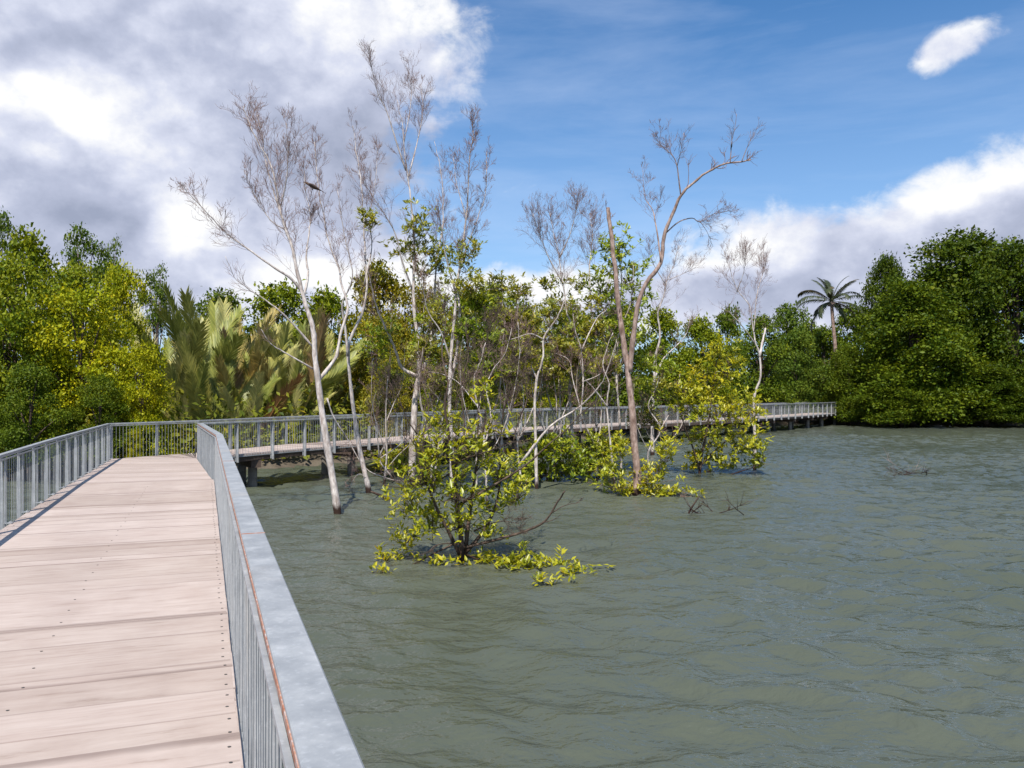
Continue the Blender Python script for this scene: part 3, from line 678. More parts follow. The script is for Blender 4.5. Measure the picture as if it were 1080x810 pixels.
# near shrub, the main subject
water_tree('mangrove_shrub', 'large lush mangrove shrub nearest the camera, many dark stems, leaves trailing on the water', 'shrub', 15.2, [
    ([(487, 592), (486, 565), (482, 530), (478, 495), (474, 462), (470, 430), (472, 400)], .075, .02, -.2, 10, .6, .3, 2, .3),
    ([(490, 590), (494, 550), (500, 510), (505, 475), (504, 440), (510, 410)], .055, .012, .6, 8, .6, .3, 2, .4),
    ([(485, 585), (470, 555), (458, 530), (448, 505), (440, 480), (436, 455)], .045, .01, -.6, 7, .5, .3, 2, .3),
    ([(492, 582), (510, 560), (522, 535), (530, 500), (540, 470), (548, 440)], .045, .01, .5, 7, .5, .3, 2, .3),
    ([(488, 578), (520, 570), (535, 566), (555, 560), (572, 552), (582, 540), (590, 526), (596, 518)], .035, .018, -.8, 0, .3, .7, 0, .1),
    ([(582, 541), (596, 533), (612, 530)], .012, .005, (-.75, -.9), 2, .2, .5, 1, .1),
    ([(574, 551), (584, 548), (592, 542)], .010, .005, (-.7, -.8), 1, .2, .5, 0, .1),
    ([(484, 532), (500, 524), (520, 512), (540, 500), (560, 486), (580, 468), (600, 450), (618, 432), (640, 415)], .032, .008, (0, -.6), 5, .5, .5, 1, .2),
    ([(478, 490), (495, 482), (515, 476), (540, 466)], .022, .008, (0, -.9), 4, .5, .3, 1, .2),
    ([(474, 500), (460, 508), (445, 512), (425, 514), (410, 512)], .018, .006, (0, -.6), 4, .4, .3, 1, .1),
    ([(490, 575), (475, 573), (460, 575), (452, 582)], .02, .008, (0, -.5), 3, .3, .4, 1, .1),
    ([(500, 560), (515, 553), (530, 550), (548, 552)], .02, .006, (0, -.7), 5, .4, .3, 2, .1),
    ([(505, 475), (512, 440), (508, 400), (512, 365), (520, 335)], .022, .006, (.6, .9), 8, .6, .3, 2, .5),
    ([(472, 402), (466, 372), (470, 340), (466, 318)], .02, .006, (-.2, .2), 8, .6, .3, 2, .5),
    ([(440, 458), (428, 440), (418, 415), (400, 400)], .014, .005, (-.6, -1), 7, .5, .3, 2, .3),
    ([(547, 442), (556, 420), (552, 392), (560, 370)], .016, .005, (.5, .8), 7, .5, .3, 2, .4),
    ([(478, 500), (490, 455), (486, 410), (494, 375), (490, 345)], .02, .006, (0, .3), 9, .55, .3, 2, .4),
    ([(500, 500), (526, 465), (532, 430), (545, 400), (541, 375)], .018, .006, (.4, 0), 9, .5, .3, 2, .4),
    ([(458, 520), (446, 470), (452, 430), (444, 395), (448, 365)], .018, .006, (-.4, 0), 9, .5, .3, 2, .4),
    ([(486, 570), (455, 585), (430, 598), (405, 606)], .02, .008, (0, -.4), 5, .3, .4, 1, .05),
    ([(492, 585), (520, 596), (560, 604), (600, 606)], .02, .008, (0, -.7), 6, .3, .4, 1, .05)], 40, bark='bark_dark',
    foliage=dict(blobs=[(440, 500, 30, 24), (462, 472, 28, 22), (430, 530, 22, 20), (455, 548, 22, 20), (498, 470, 28, 20), (528, 492, 28, 24), (545, 518, 20, 16), (520, 530, 22, 18), (485, 515, 30, 24), (490, 548, 26, 18), (428, 565, 18, 16), (412, 588, 18, 12), (402, 604, 15, 4), (470, 596, 20, 6), (500, 588, 20, 7), (545, 598, 22, 9), (580, 598, 28, 12), (575, 614, 24, 4), (605, 606, 16, 8), (556, 588, 18, 8), (515, 562, 18, 10), (468, 444, 24, 12), (512, 446, 22, 12), (505, 412, 16, 10), (520, 592, 22, 6), (538, 596, 18, 7)], n=560, color='lime', L=(.095, .175), depth=1.0, wh=(4, 7)))
# slender leafy saplings behind the near shrub
sap = [('slender leafy sapling directly behind the near shrub, left of three pale-topped saplings', 505, 512, 310, 25.0, 51), ('slender sapling topped by a pale leaf tuft, middle of the three saplings', 528, 505, 292, 27.5, 52), ('slender sapling topped by yellowish leaves beside the crooked dead tree', 549, 508, 296, 27, 53)]
sap += [('slim leafy stem leaning left between the two tallest bare trees', 462, 515, 330, 27, 54), ('short leafy sapling in front of the far railing left of the near shrub', 412, 507, 392, 29, 55),
        ('tall thin leafy stem between the pale-tufted saplings and the dome tree', 580, 509, 318, 28.5, 56), ('thin leafy stem just left of the snapped reddish stem', 628, 508, 338, 29, 57), ('leafy sapling just right of the base of the curved limb', 697, 496, 400, 33, 58)]
for lb, px, by, ty, Z, sd in sap:
    h = by-ty; q = np.random.default_rng(sd)
    stem = [(px+q.normal(0, 4), by-h*t) for t in (0, .2, .4, .6, .8, 1)]
    ax = stem[3]
    water_tree('leafy_tree', lb, 'tree', Z, [
        (stem, .045, .01, 0, 6, .6, .35, 2, .5),
        ([stem[1], (px-14, by-h*.4), (px-20, by-h*.6), (px-16, by-h*.8)], .03, .008, -.8, 8, .7, .3, 2, .4),
        ([stem[1], (px+12, by-h*.35), (px+22, by-h*.5), (px+24, by-h*.7)], .03, .008, .8, 8, .7, .3, 2, .4)], sd,
        foliage=dict(blobs=[(px, ty+10, 12, 10), (px-14, ty+40, 14, 12), (px+12, ty+48, 14, 12), (px+6, ty+75, 18, 12), (px-10, ty+95, 20, 14), (px+14, ty+110, 18, 16), (px, ty+135, 22, 16), (px-8, ty+160, 24, 16)][:max(2, min(int(h/26), int((418-ty)/22)))], n=int(h*1.5), color='olive' if sd != 51 else 'bright', L=(.14, .22)))

# ------------------------------------------------------------------ small things in the water and branches
def driftwood(label, px, py, n, L, sd, mat='bark_dark', up=.15):
    r = np.random.default_rng(sd); p = on_water(px, py); root_ = MB(); tips = []
    for k in range(n):
        a = r.uniform(0, 6.28); d = nrm([math.cos(a), math.sin(a)*.6, r.uniform(.05, .5)])
        twig(root_, p+np.array([r.normal(0, L*.4), r.normal(0, L*.3), -.05]), d, L*r.uniform(.5, 1.2), .014, 1, r, tips, up, .12)
    o = root_.build('dead_branch', M[mat]); tag(o, label, 'branch')
driftwood('dark dead twigs poking out of the water right of the snapped reddish tree', 745, 540, 7, .9, 61)
driftwood('pale twigs drifting alone in open water at the right', 958, 500, 12, 1.1, 62, 'bark_grey', .05)
m = MB(); p = on_water(403, 527); m.tube(smooth_path([p+np.array([-.35, 0, .25]), p+np.array([0, 0, .1]), p+np.array([.3, -.1, -.06])]), np.linspace(.03, .05, 9), 7)
tag(m.build('dead_branch', M['bark_dark']), 'short dark log half sunk beside the slender leaning pale tree', 'branch')
m = MB(); p = on_water(725, 541); m.tube(smooth_path([p+np.array([0, 0, -.1]), p+np.array([.1, 0, .12]), p+np.array([.32, 0, .45])]), np.linspace(.03, .018, 9), 6)
tag(m.build('dead_branch', M['bark_dark']), 'single dark stick slanting from the water in front of the floating leaves', 'branch')
def bird(name, label, p, head_dir, L, colr, belly):
    root = tag(empty(name, p), label, 'bird')
    d = nrm(head_dir); s = nrm(np.cross(d, [0, 0, 1])); u = np.cross(s, d)
    P = np.array(p)
    b = MB(); prof = [(-.30, .012), (-.2, .05), (-.05, .085), (.1, .09), (.22, .065), (.28, .05), (.34, .055), (.39, .045), (.42, .02)]
    b.tube([P+d*t*L for t, _ in prof], [q*L for _, q in prof], 10); b.build('body', M['feather'], root, True, belly)
    t = MB(); t.hexa([P-d*L*.22+s*L*.03, P-d*L*.22-s*L*.03, P-d*L*.6-s*L*.022-u*L*.03, P-d*L*.6+s*L*.022-u*L*.03], [P-d*L*.22+s*L*.03+u*L*.03, P-d*L*.22-s*L*.03+u*L*.03, P-d*L*.6-s*L*.022-u*L*.018, P-d*L*.6+s*L*.022-u*L*.018]); t.build('tail', M['feather'], root, False, colr)
    for k in (-1, 1):
        w = MB(); q = P+s*k*L*.082
        w.tube([q+d*L*.2+u*L*.01, q+d*L*.05+u*L*.02, q-d*L*.15, q-d*L*.32-u*L*.01], [L*.02, L*.055, L*.045, L*.006], 7); w.build('wing', M['feather'], root, True, colr)
    k = MB(); k.tube([P+d*L*.4, P+d*L*.5-u*L*.01], [L*.02, L*.004], 6); k.build('beak', M['screw'], root)
    for kk in (-1, 1):
        f = MB(); f.tube([P-u*L*.06+s*kk*L*.03, P-u*L*.16+s*kk*L*.03], L*.01, 5); f.build('leg', M['screw'], root)
bird('bird', 'dark long-tailed bird slanting among twigs of the lone pale tree', at(331, 197, 20.6), (-.86, .1, .46), .62, (.02, .014, .012), (.10, .06, .045))
bird('bird', 'tiny dark bird perched upright at the end of the long curved limb', at(771.5, 154, 24.0), (-.2, .1, -.95), .24, (.012, .012, .014), (.02, .02, .022))
r = np.random.default_rng(5)
for (px, py, lb) in [(627, 599, 'larger yellow-green leaf sprig afloat just right of the near shrub'), (642, 599, 'small yellow-green leaf sprig afloat farthest right of the near shrub')]:
    p = on_water(px, py); v, f = leaves(*[np.array(x) for x in zip(*[(p+np.array([r.normal(0, .05), r.normal(0, .05), .035]), nrm([r.normal(), r.normal(), .15]), np.array([r.normal(0, .2), r.normal(0, .2), 1]), .15, .03) for _ in range(6)])])
    tag(link('floating_leaf', mesh_tris('floating_leaf', v, f, M['leaf_gloss']), None, LEAFC['lime']), lb, 'leaf')

# ------------------------------------------------------------------ forest: crown and trunk prototypes
def crown_proto(seed, H, Rx, nl, nleaf, L, z0=.1, sharp=1.0, spread=.30, gap=.5, lobr=(.24, .42)):
    r = np.random.default_rng(seed); lobes = []
    for i in range(nl):
        t = (i+.5)/nl; z = H*(z0+(0.93-z0)*t)
        prof = math.sin(math.pi*min(1, .18+.75*t))**sharp if t > .45 else 1.0-.25*(t-.3)**2
        a = i*2.399+r.uniform(-.5, .5); rr = Rx*prof*r.uniform(.35, .72)
        rad = Rx*r.uniform(*lobr)*(1.05-.35*t)
        lobes.append((rr*math.cos(a), rr*math.sin(a), min(z, H-rad*.75), rad))
    lobes = np.array(lobes); w = lobes[:, 3]**2; w /= w.sum()
    nc = nleaf//16; li = r.choice(nl, nc, p=w)
    d = norm_rows(r.normal(size=(nc, 3))); d[:, 2] = np.where(d[:, 2] < -.25, -d[:, 2]*.6, d[:, 2]); d = norm_rows(d)
    rad = lobes[li, 3]*(r.uniform(.35, 1.12, nc)**.55)
    C = lobes[li, :3]+d*rad[:, None]*np.array([1, 1, .95])
    if gap > 0:
        keep = (np.sin(C[:, 0]*2.3+seed)+np.sin(C[:, 1]*2.1+2*seed)+np.sin(C[:, 2]*2.6)) > (-3+gap*3); C, d = C[keep], d[keep]
    k = 16; idx = np.repeat(np.arange(len(C)), k); n = len(idx)
    P = C[idx]+r.normal(0, spread, (n, 3))*np.array([1, 1, .65])
    P[:, 2] = np.maximum(P[:, 2], .05)
    A = norm_rows(d[idx]*.6+r.normal(0, .7, (n, 3))+np.array([0, 0, -.1]))
    N = norm_rows(d[idx]*.45+np.array([-.03, -.15, .5])+r.normal(0, .5, (n, 3)))
    LL = L*r.uniform(.4, 1.15, n)*r.uniform(.8, 1.35, len(C))[idx]; v, f = leaves(P, A, N, LL, LL*.29*r.uniform(.75, 1.35, n))
    tr = MB()
    tr.tube(smooth_path([(0, 0, -.9), (r.normal(0, .12), r.normal(0, .12), H*.25), (r.normal(0, .3), r.normal(0, .3), H*.55), (0, 0, H*.8)]), np.linspace(.022*H, .006*H, 13), 8)
    for x, y, z, q in lobes[::max(1, nl//9)]:
        h = max(.3, z*.45); tr.tube(smooth_path([(0, 0, h), (x*.45, y*.45, (h+z)*.5+.2), (x, y, z)]), np.linspace(.011*H, .003*H, 9), 5, cap=False)
    tm = MB(); tm = tr.build('trunk', M['bark_dark' if nl > 8 else 'bark_grey'], None, True)
    tmesh = tm.data; bpy.data.objects.remove(tm)
    return mesh_tris('crown', v, f, M['leaf']), tmesh, H, Rx
PROTO = dict(
    dense=[crown_proto(101+i, 9, 3.6, 17, 17000, .27) for i in range(4)],
    fine=[crown_proto(121+i, 9, 3.8, 20, 26000, .2, z0=.06, spread=.26) for i in range(3)],
    big=[crown_proto(141+i, 16, 7.0, 46, 52000, .34, z0=.05, spread=.52, lobr=(.15, .30)) for i in range(3)],
    thin=[crown_proto(161+i, 11, 2.8, 8, 3600, .24, z0=.6, spread=.3, gap=.15, lobr=(.2, .36)) for i in range(2)])
def tree(name, label, cat, px, top, Z, wpx, kind, var, color, group, base=None, rz=None):
    """a forest tree whose crown top projects to photo height `top`"""
    x = (px-540)/F*Z; cm, tm, H, Rx = PROTO[kind][var % len(PROTO[kind])]
    zb = -.95 if base is None else base
    h = ZC-(top-HY)/F*Z-zb
    root = tag(empty(name, (x, Z, zb), rz if rz is not None else (px*1.7) % 6.28), label, cat, group)
    sx = wpx/2/F*Z/(Rx*1.0)
    root.scale = (sx, sx, h/H)
    link('crown', cm, root, color); link('trunk', tm, root)
    return root
CO = dict(y=(.34, .345, .010), g=(.19, .225, .010), d=(.11, .15, .010), dd=(.072, .105, .007), o=(.24, .21, .016), c=(.12, .17, .022))
GL, GB, GR = 'trees of the left grove', 'trees of the forest behind the far boardwalk', 'mangrove trees of the right-hand shore'
# left grove
for a in [
    ('grove_tree', 'deep green grove tree at the left photo edge, its lower part in dark shade', 8, 262, 31, 150, 'fine', 0, CO['g'], GL),
    ('grove_tree', 'dark crown poking up behind the left grove near the photo edge', 32, 246, 41, 100, 'dense', 0, CO['g'], GL),
    ('grove_tree', 'bright yellow-green grove tree straight beyond the left railing corner', 88, 300, 32.5, 140, 'fine', 1, CO['y'], GL),
    ('grove_tree', 'tall yellowish grove tree beside the feathery palms', 130, 281, 35.5, 84, 'fine', 2, CO['y'], GL),
    ('grove_tree', 'mid green grove tree behind the bright yellow-green one', 78, 272, 39, 130, 'fine', 0, CO['g'], GL),
    ('grove_tree', 'low leaning golden-green grove tree touching the first feathery palm', 150, 362, 31.5, 85, 'fine', 1, CO['y'], GL),
    ('grove_tree', 'low shaded grove tree behind the left railing', 30, 385, 28.5, 90, 'fine', 2, CO['d'], GL),  # from here to the list end, grove shade is put in as darker leaf colour
    ('grove_tree', 'low dim grove tree at the outer bend railing', 105, 392, 30, 80, 'fine', 0, CO['d'], GL),
    ('grove_tree', 'dark filler tree at the foot of the left grove beyond the photo edge', -50, 290, 30, 130, 'fine', 2, CO['d'], GL)]:
    tree(a[0], a[1], 'tree', *a[2:])
for lb, px, top, Z, w, v in [('thin-crowned tree with open umbrella tufts above the left grove', 88, 234, 44, 62, 0), ('slim thin-crowned tree leaning above the left grove, right of the umbrella tufts', 116, 243, 45, 44, 1),
        ('thin-crowned tree peeping between the left grove and the feathery palms', 164, 272, 46, 46, 1), ('thin-crowned tree clipped by the left photo edge', -2, 218, 43, 50, 0)]:
    tree('thin_tree', lb, 'tree', px, top, Z, w, 'thin', v, CO['c'], 'thin trees above the left grove')
# forest behind the far boardwalk: (label, px, top, Z, width px, kind, variant, colour)
fb = [
    ('rounded dark tree behind the left feathery palms', 232, 309, 49, 110, 'dense', 0, 'd'),
    ('broad round green tree above the feathery palms', 292, 301, 50, 120, 'dense', 1, 'g'),
    ('green tree crown behind the lone pale bare tree', 345, 303, 52, 90, 'dense', 2, 'g'),
    ('tall dark-topped tree between the two pale leaning stems', 398, 279, 47, 100, 'dense', 3, 'o'),
    ('olive tree directly behind the tallest bare tree', 442, 296, 46, 100, 'fine', 0, 'o'),
    ('yellowish shadowy tree behind the slender leaning pale tree, right of the palms', 392, 330, 43, 80, 'fine', 1, 'o'),
    ('bright green tree behind the slim grey wispy tree', 492, 305, 50, 90, 'dense', 0, 'g'),
    ('forest tree behind the leafy sapling of the near shrub', 522, 303, 53, 80, 'dense', 1, 'g'),
    ('forest tree filling the gap behind the pale-tufted saplings', 556, 318, 55, 80, 'dense', 2, 'g'),
    ('forest tree behind the fine-twigged dome tree', 604, 322, 58, 90, 'dense', 3, 'g'),
    ('dim forest tree behind the snapped stem', 650, 322, 60, 96, 'dense', 0, 'd'),
    ('round forest tree under the curved limb', 700, 327, 66, 80, 'dense', 1, 'g'),
    ('low-topped forest tree right of the curved limb', 738, 334, 69, 74, 'dense', 2, 'g'),
    ('dark brownish-topped forest tree above the right-hand shrub', 768, 325, 70, 58, 'dense', 3, 'd'),
    ('forest tree directly behind the white bent tree', 802, 334, 76, 78, 'dense', 0, 'd'),
    ('tall forest tree with loose top left of the coconut palm', 832, 322, 84, 64, 'dense', 1, 'c'),
    ('bushy green forest tree at the end of the far railing', 840, 350, 82, 84, 'fine', 2, 'c'),
    ('shaded forest tree at the foot of the coconut palm', 868, 345, 92, 84, 'dense', 3, 'd'),
    ('dark forest tree behind the coconut palm, right of its trunk', 902, 322, 97, 80, 'dense', 1, 'd'),
    ('pale green forest tree just left of the coconut palm crown', 852, 336, 98, 60, 'dense', 2, 'c'),
    ('low front tree of the far bank behind the crooked dead tree', 560, 372, 53.5, 86, 'fine', 0, 'y'),
    ('low front tree of the far bank behind the near shrub stems', 505, 366, 47, 80, 'fine', 1, 'g'),
    ('low front tree of the far bank behind the dome tree trunk', 620, 366, 60, 86, 'fine', 2, 'g'),
    ('low front tree of the far bank behind the pale forked dead tree', 690, 372, 69, 80, 'fine', 0, 'd'),
    ('low front tree of the far bank left of the right-hand shrub top', 738, 378, 73, 70, 'fine', 1, 'g'),
    ('low front tree of the far bank right of the white bent tree', 806, 384, 79, 66, 'fine', 2, 'c'),
    ('low yellowish tree of the far bank just right of the feathery palms', 410, 378, 40, 70, 'fine', 2, 'o'),
    ('low olive tree of the far bank behind the trunk of the tallest bare tree', 455, 372, 43.5, 74, 'fine', 0, 'g')]
for lb, px, top, Z, w_, k, v, c in fb: tree('forest_tree', lb, 'tree', px, top, Z, w_, k, v, CO[c], GB)
# right-hand shore
for lb, px, top, Z, w_, v, c in [
    ('big dome-shaped mangrove tree at the water edge right of the coconut palm', 962, 298, 77, 165, 0, 'd'),
    ('tallest dark mangrove tree behind the big dome-shaped one', 1012, 247, 88, 190, 1, 'dd'),
    ('dark steep mangrove tree at the right photo edge', 1072, 252, 80, 150, 2, 'dd'),
    ('narrow dark mangrove tree rising just right of the coconut palm', 934, 268, 92, 80, 2, 'dd'),
    ('low rounded mangrove at the waterline below the big dome-shaped one', 950, 392, 75, 110, 1, 'd'),
    ('low mangrove fringe tree at the waterline near the right edge', 1040, 388, 75.5, 110, 0, 'dd'),
    ('small mangrove tree hiding the foot of the coconut palm at the railing end', 895, 362, 79.5, 70, 2, 'd'),
    ('mangrove tree beyond the right photo edge', 1150, 262, 79, 180, 1, 'dd')]:
    tree('mangrove_tree', lb, 'tree', px, top, Z, w_, 'big', v, CO[c], GR)

# undergrowth along the bank: one uncountable mass
r = np.random.default_rng(77); n = 46000
x = r.uniform(-42, 62, n); y = shore_y(x)+1.0+r.exponential(4.5, n); h = r.uniform(0, 1, n)**1.4*np.clip((y-shore_y(x))*.5+.7, .5, 3.2)
z = -.9+h+sines(x, y, 12, 8, 2, 8)*.8
P = np.stack([x, y, np.maximum(z, -1.0)], 1); d = norm_rows(r.normal(size=(n, 3))+np.array([0, -.4, .5]))
LL = .30*r.uniform(.6, 1.3, n); v, f = leaves(P, d, norm_rows(r.normal(0, .5, (n, 3))+np.array([0, -.3, .9])), LL, LL*.26)
tag(link('undergrowth', mesh_tris('undergrowth', v, f, M['leaf']), None, (.18, .19, .022)), kind='stuff')

# ------------------------------------------------------------------ palms
def frond_mesh(seed, L, lean, leaflet, n=44, up_angle=.5, droop=.25, width=.035, sp_=.7):
    """feather frond lying in the +x / z plane, root at origin"""
    r = np.random.default_rng(seed); t = np.linspace(0, 1, 24)
    ang = lean-droop*t**2*2.2
    st = L/23; x = np.concatenate([[0], np.cumsum(np.cos(ang[:-1])*st)]); z = np.concatenate([[0], np.cumsum(np.sin(ang[:-1])*st)])
    pts = np.stack([x, r.normal(0, .008, 24).cumsum(), z], 1)
    mb = MB(); mb.tube(pts, np.linspace(.045, .008, 24)*L/6, 6)
    V = [np.concatenate(mb.v)]; Fc = []
    for q in mb.f:
        for k in range(1, len(q)-1): Fc.append((q[0], q[k], q[k+1]))
    nv = len(V[0])
    for i in range(n):
        tt = .14+.86*i/(n-1)
        p = np.array([np.interp(tt, t, pts[:, k]) for k in range(3)])
        a = np.interp(tt, t, ang); T = np.array([math.cos(a), 0, math.sin(a)]); U = np.array([-math.sin(a), 0, math.cos(a)])
        ll = leaflet*(math.sin(math.pi*(.12+.80*tt))**.6)*r.uniform(.85, 1.1)
        for s in (-1, 1):
            S = np.array([0, s, 0]); dd = nrm(T*(.55+.5*tt)+S*sp_*r.uniform(.8, 1.2)+U*up_angle*r.uniform(.6, 1.2))
            nn = nrm(np.cross(dd, T)*s); m_ = p+dd*ll*.5+np.array([0, 0, -.02]); e = p+dd*ll+np.array([0, 0, -droop*ll*.55])+r.normal(0, .03, 3)
            w = nrm(np.cross(dd, nn))*width
            V.append(np.array([p-w*.5, p+w*.5, m_+w, e, m_-w])); Fc += [(nv, nv+1, nv+2), (nv, nv+2, nv+4), (nv+4, nv+2, nv+3)]; nv += 5
    return mesh_tris('frond', np.concatenate(V), Fc, M['frond'])
NF = [frond_mesh(201, 6.3, 1.50, 1.15, 105, .10, .10, .026, .42), frond_mesh(202, 6.1, 1.42, 1.2, 105, .14, .16, .026, .45), frond_mesh(203, 5.7, 1.28, 1.1, 95, .1, .24, .026, .42), frond_mesh(204, 6.4, 1.46, 1.1, 105, .2, .2, .026, .38)]
GREENS = [(.37, .36, .10), (.31, .33, .08), (.46, .43, .17), (.24, .265, .06), (.39, .31, .11)]
DEAD = [(.34, .17, .075), (.34, .23, .12), (.26, .16, .085)]
def nipa(label, px, top, Z, nf, sd, dead=1, nm='nipa_palm'):
    r = np.random.default_rng(sd); x = (px-540)/F*Z; zb = -.9
    root = tag(empty(nm, (x, Z, zb)), label, 'palm', 'feathery trunkless palms behind the bend')
    h = (ZC-(top-HY)/F*Z-zb)/6.5
    st = MB(); st.tube(np.array([(x, Z, zb-.3), (x, Z, zb+.25), (x+.02, Z, zb+.7)]), [.28, .32, .12], 9); st.build('stump', M['bark_dark'], root, True)
    for k in range(nf):
        o = link('frond', NF[int(r.integers(0, 4))], root, (GREENS[int(r.integers(0, 5))] if k >= dead else DEAD[int(r.integers(0, 3))]))
        a = (1 if k % 3 else -1)*math.pi/2+r.normal(0, .75); s = h*r.uniform(.72, 1.06)
        o.location = (math.cos(a)*.18, math.sin(a)*.18, .3); o.rotation_euler = (r.normal(0, .24), r.uniform(-.06, .30), a); o.scale = (s, s*1.1, s)
        if k < dead: tag(o, 'brown dead frond')
for a in [('feathery palm at the left end, arching against the left grove', 180, 312, 37, 15, 1, 1), ('feathery palm with upright fronds, second from the left grove', 207, 318, 38.5, 13, 2, 0), ('tall feathery palm left of the orange dead fronds', 232, 314, 40, 14, 3, 0),
          ('feathery palm with orange-brown dead fronds in its heart', 256, 330, 38, 15, 4, 3), ('feathery palm with pale shiny fronds in front of the row', 222, 352, 36, 11, 5, 0), ('feathery palm left of the lone pale bare trunk', 290, 322, 40, 14, 6, 0),
          ('feathery palm directly behind the lone pale bare trunk', 322, 328, 41, 14, 7, 1), ('rightmost feathery palm, yellowing fronds right of the bare trunk', 340, 342, 43, 13, 8, 1), ('low feathery palm just behind the railing bend', 262, 378, 37, 10, 9, 1),
          ('low feathery palm behind the far railing, right of the bend', 306, 368, 38.5, 11, 10, 0), ('small feathery palm at the foot of the left grove', 196, 376, 35.5, 11, 11, 0)]: nipa(a[0], a[1], a[2], a[3], a[4], 300+a[5], a[6])
CF = [frond_mesh(221, 4.6, 1.22, .75, 42, -.05, .42, .045), frond_mesh(222, 4.4, .70, .85, 42, -.1, .68, .045), frond_mesh(223, 4.0, .15, .75, 40, -.15, .62, .045)]
def coconut(label, px, top, Z, sd):
    r = np.random.default_rng(sd); x = (px-540)/F*Z; zb = -.9
    root = tag(empty('coconut_palm', (x, Z, zb)), label, 'palm')
    hc = ZC-(top-HY)/F*Z
    tr = MB(); pth = smooth_path([(x+.7, Z, zb-.5), (x+.75, Z, zb+2.5), (x+.5, Z, (zb+hc)/2), (x+.1, Z, hc-1.5), (x, Z, hc)])
    tr.tube(pth, np.linspace(.24, .15, len(pth)), 10); tr.build('trunk', M['bark_red'], root, True)
    for k in range(24):
        t = k/23; o = link('frond', CF[0 if t < .3 else 1 if t < .68 else 2], root, (.06, .075, .03) if k % 7 else (.13, .10, .05))
        o.location = (0, 0, hc-zb); o.rotation_euler = (r.uniform(-.35, .35), .1*t+r.uniform(-.25, .3), k*2.399+r.uniform(-.5, .5)); s = r.uniform(.7, 1.1)*.95; o.scale = (s, s, s)
        if t > .92: o.rotation_euler[1] = .75
    for k in range(5):
        n_ = MB(); c = np.array([x+math.cos(k*1.3)*.25, Z+math.sin(k*1.3)*.25, hc-.25-.05*k]); n_.tube([c+np.array([0, 0, q]) for q in (-.16, -.1, 0, .1, .16)], [.02, .1, .13, .1, .03], 8); n_.build('coconut', M['bark_grey'], root, True)
coconut('tall coconut palm standing above the far end of the railing', 877, 318, 84, 5)
# low plants seen through the bend railing
for lb, px, top, Z, w_ in [('small yellow-green bush seen through the outer bend railing', 143, 452, 30, 26), ('small yellow-green bush seen through the far railing just right of the bend', 246, 458, 35.5, 34), ('low fern-like bush behind the far railing near the bare trunk', 318, 455, 38, 40)]:
    tree('bush', lb, 'bush', px, top, Z, w_, 'fine', 1, CO['y'], 'bushes behind the far railing')

# ------------------------------------------------------------------ sky
wd = bpy.data.worlds.new('World'); scn.world = wd; wd.use_nodes = True
nt = wd.node_tree; nt.nodes.clear()
SUN = nrm([-.10, -.66, 1.0]); EL = math.asin(SUN[2]); AZ = math.atan2(SUN[0], SUN[1])
STR = .10
sky = nt.nodes.new('ShaderNodeTexSky'); sky.sky_type = 'NISHITA'; sky.sun_disc = False; sky.sun_elevation = EL; sky.sun_rotation = AZ
sky.air_density = 1.0; sky.dust_density = .6; sky.ozone_density = 2.2
tc = nt.nodes.new('ShaderNodeTexCoord'); D = tc.outputs['Generated']
sp = nt.nodes.new('ShaderNodeSeparateXYZ'); nt.links.new(D, sp.inputs[0])
mm = lambda op, a, b=None, c=None, cl=False: math_n(nt, op, a, b, c, cl)
az = mm('ARCTAN2', sp.outputs[0], sp.outputs[1]); el = mm('ARCSINE', sp.outputs[2])
def ang(px, py):
    a = math.atan((px-540)/F); return a, math.atan((HY-py)/F*math.cos(a))
def blob(px, py, rx, ry, w):
    a, e = ang(px, py)
    x = mm('MULTIPLY', mm('SUBTRACT', az, a), F/rx); y = mm('MULTIPLY', mm('SUBTRACT', el, e), F/ry)
    q = mm('MULTIPLY_ADD', x, x, mm('MULTIPLY', y, y))
    return mm('MULTIPLY', mm('EXPONENT', mm('MULTIPLY', q, -1.0)), w)
def total(lst):
    s = None
    for b in lst:
        v = blob(*b); s = v if s is None else mm('ADD', s, v)
    return s
cover = total([(305, 50, 150, 150, 1.0), (120, 60, 220, 110, .72), (60, 160, 130, 70, .9), (100, 240, 220, 90, .9), (200, 230, 90, 60, .7), (310, 290, 110, 45, .9), (470, 322, 170, 34, .8),
               (700, 318, 230, 46, .95), (880, 285, 150, 62, .95), (1030, 235, 100, 66, .9), (1120, 190, 90, 75, .9), (1044, 35, 38, 24, .70), (1015, 40, 34, 18, .55), (986, 46, 34, 26, .70), (972, 70, 30, 22, .66), (-150, 150, 260, 220, .8), (395, 170, 90, 70, .5),
               (800, 90, 240, 75, -.55), (640, 130, 90, 130, -.25), (960, 120, 90, 35, -.3), (45, 105, 75, 22, -.75), (250, 245, 40, 22, -.5), (430, 45, 110, 90, .42)])
white = total([(380, 10, 130, 50, .5), (340, 50, 60, 40, .3), (60, 150, 90, 40, .65), (150, 130, 90, 50, .45), (190, 222, 42, 36, 1.4), (310, 290, 90, 28, .9), (450, 300, 140, 25, .8), (1050, 165, 90, 45, 1.1), (970, 200, 60, 40, .6), (720, 275, 120, 22, .45), (1000, 48, 60, 30, .55), (-150, 120, 200, 120, .5), (560, 290, 80, 25, .6)])
dark = total([(400, 165, 110, 60, .7), (250, 70, 90, 70, .35), (85, 215, 80, 26, .55), (60, 60, 150, 60, .35), (870, 265, 200, 40, .35), (1060, 245, 110, 30, .45), (30, 255, 150, 34, .35)])
mp = nt.nodes.new('ShaderNodeMapping'); mp.inputs['Scale'].default_value = (1, 1, 1.35); nt.links.new(D, mp.inputs['Vector'])
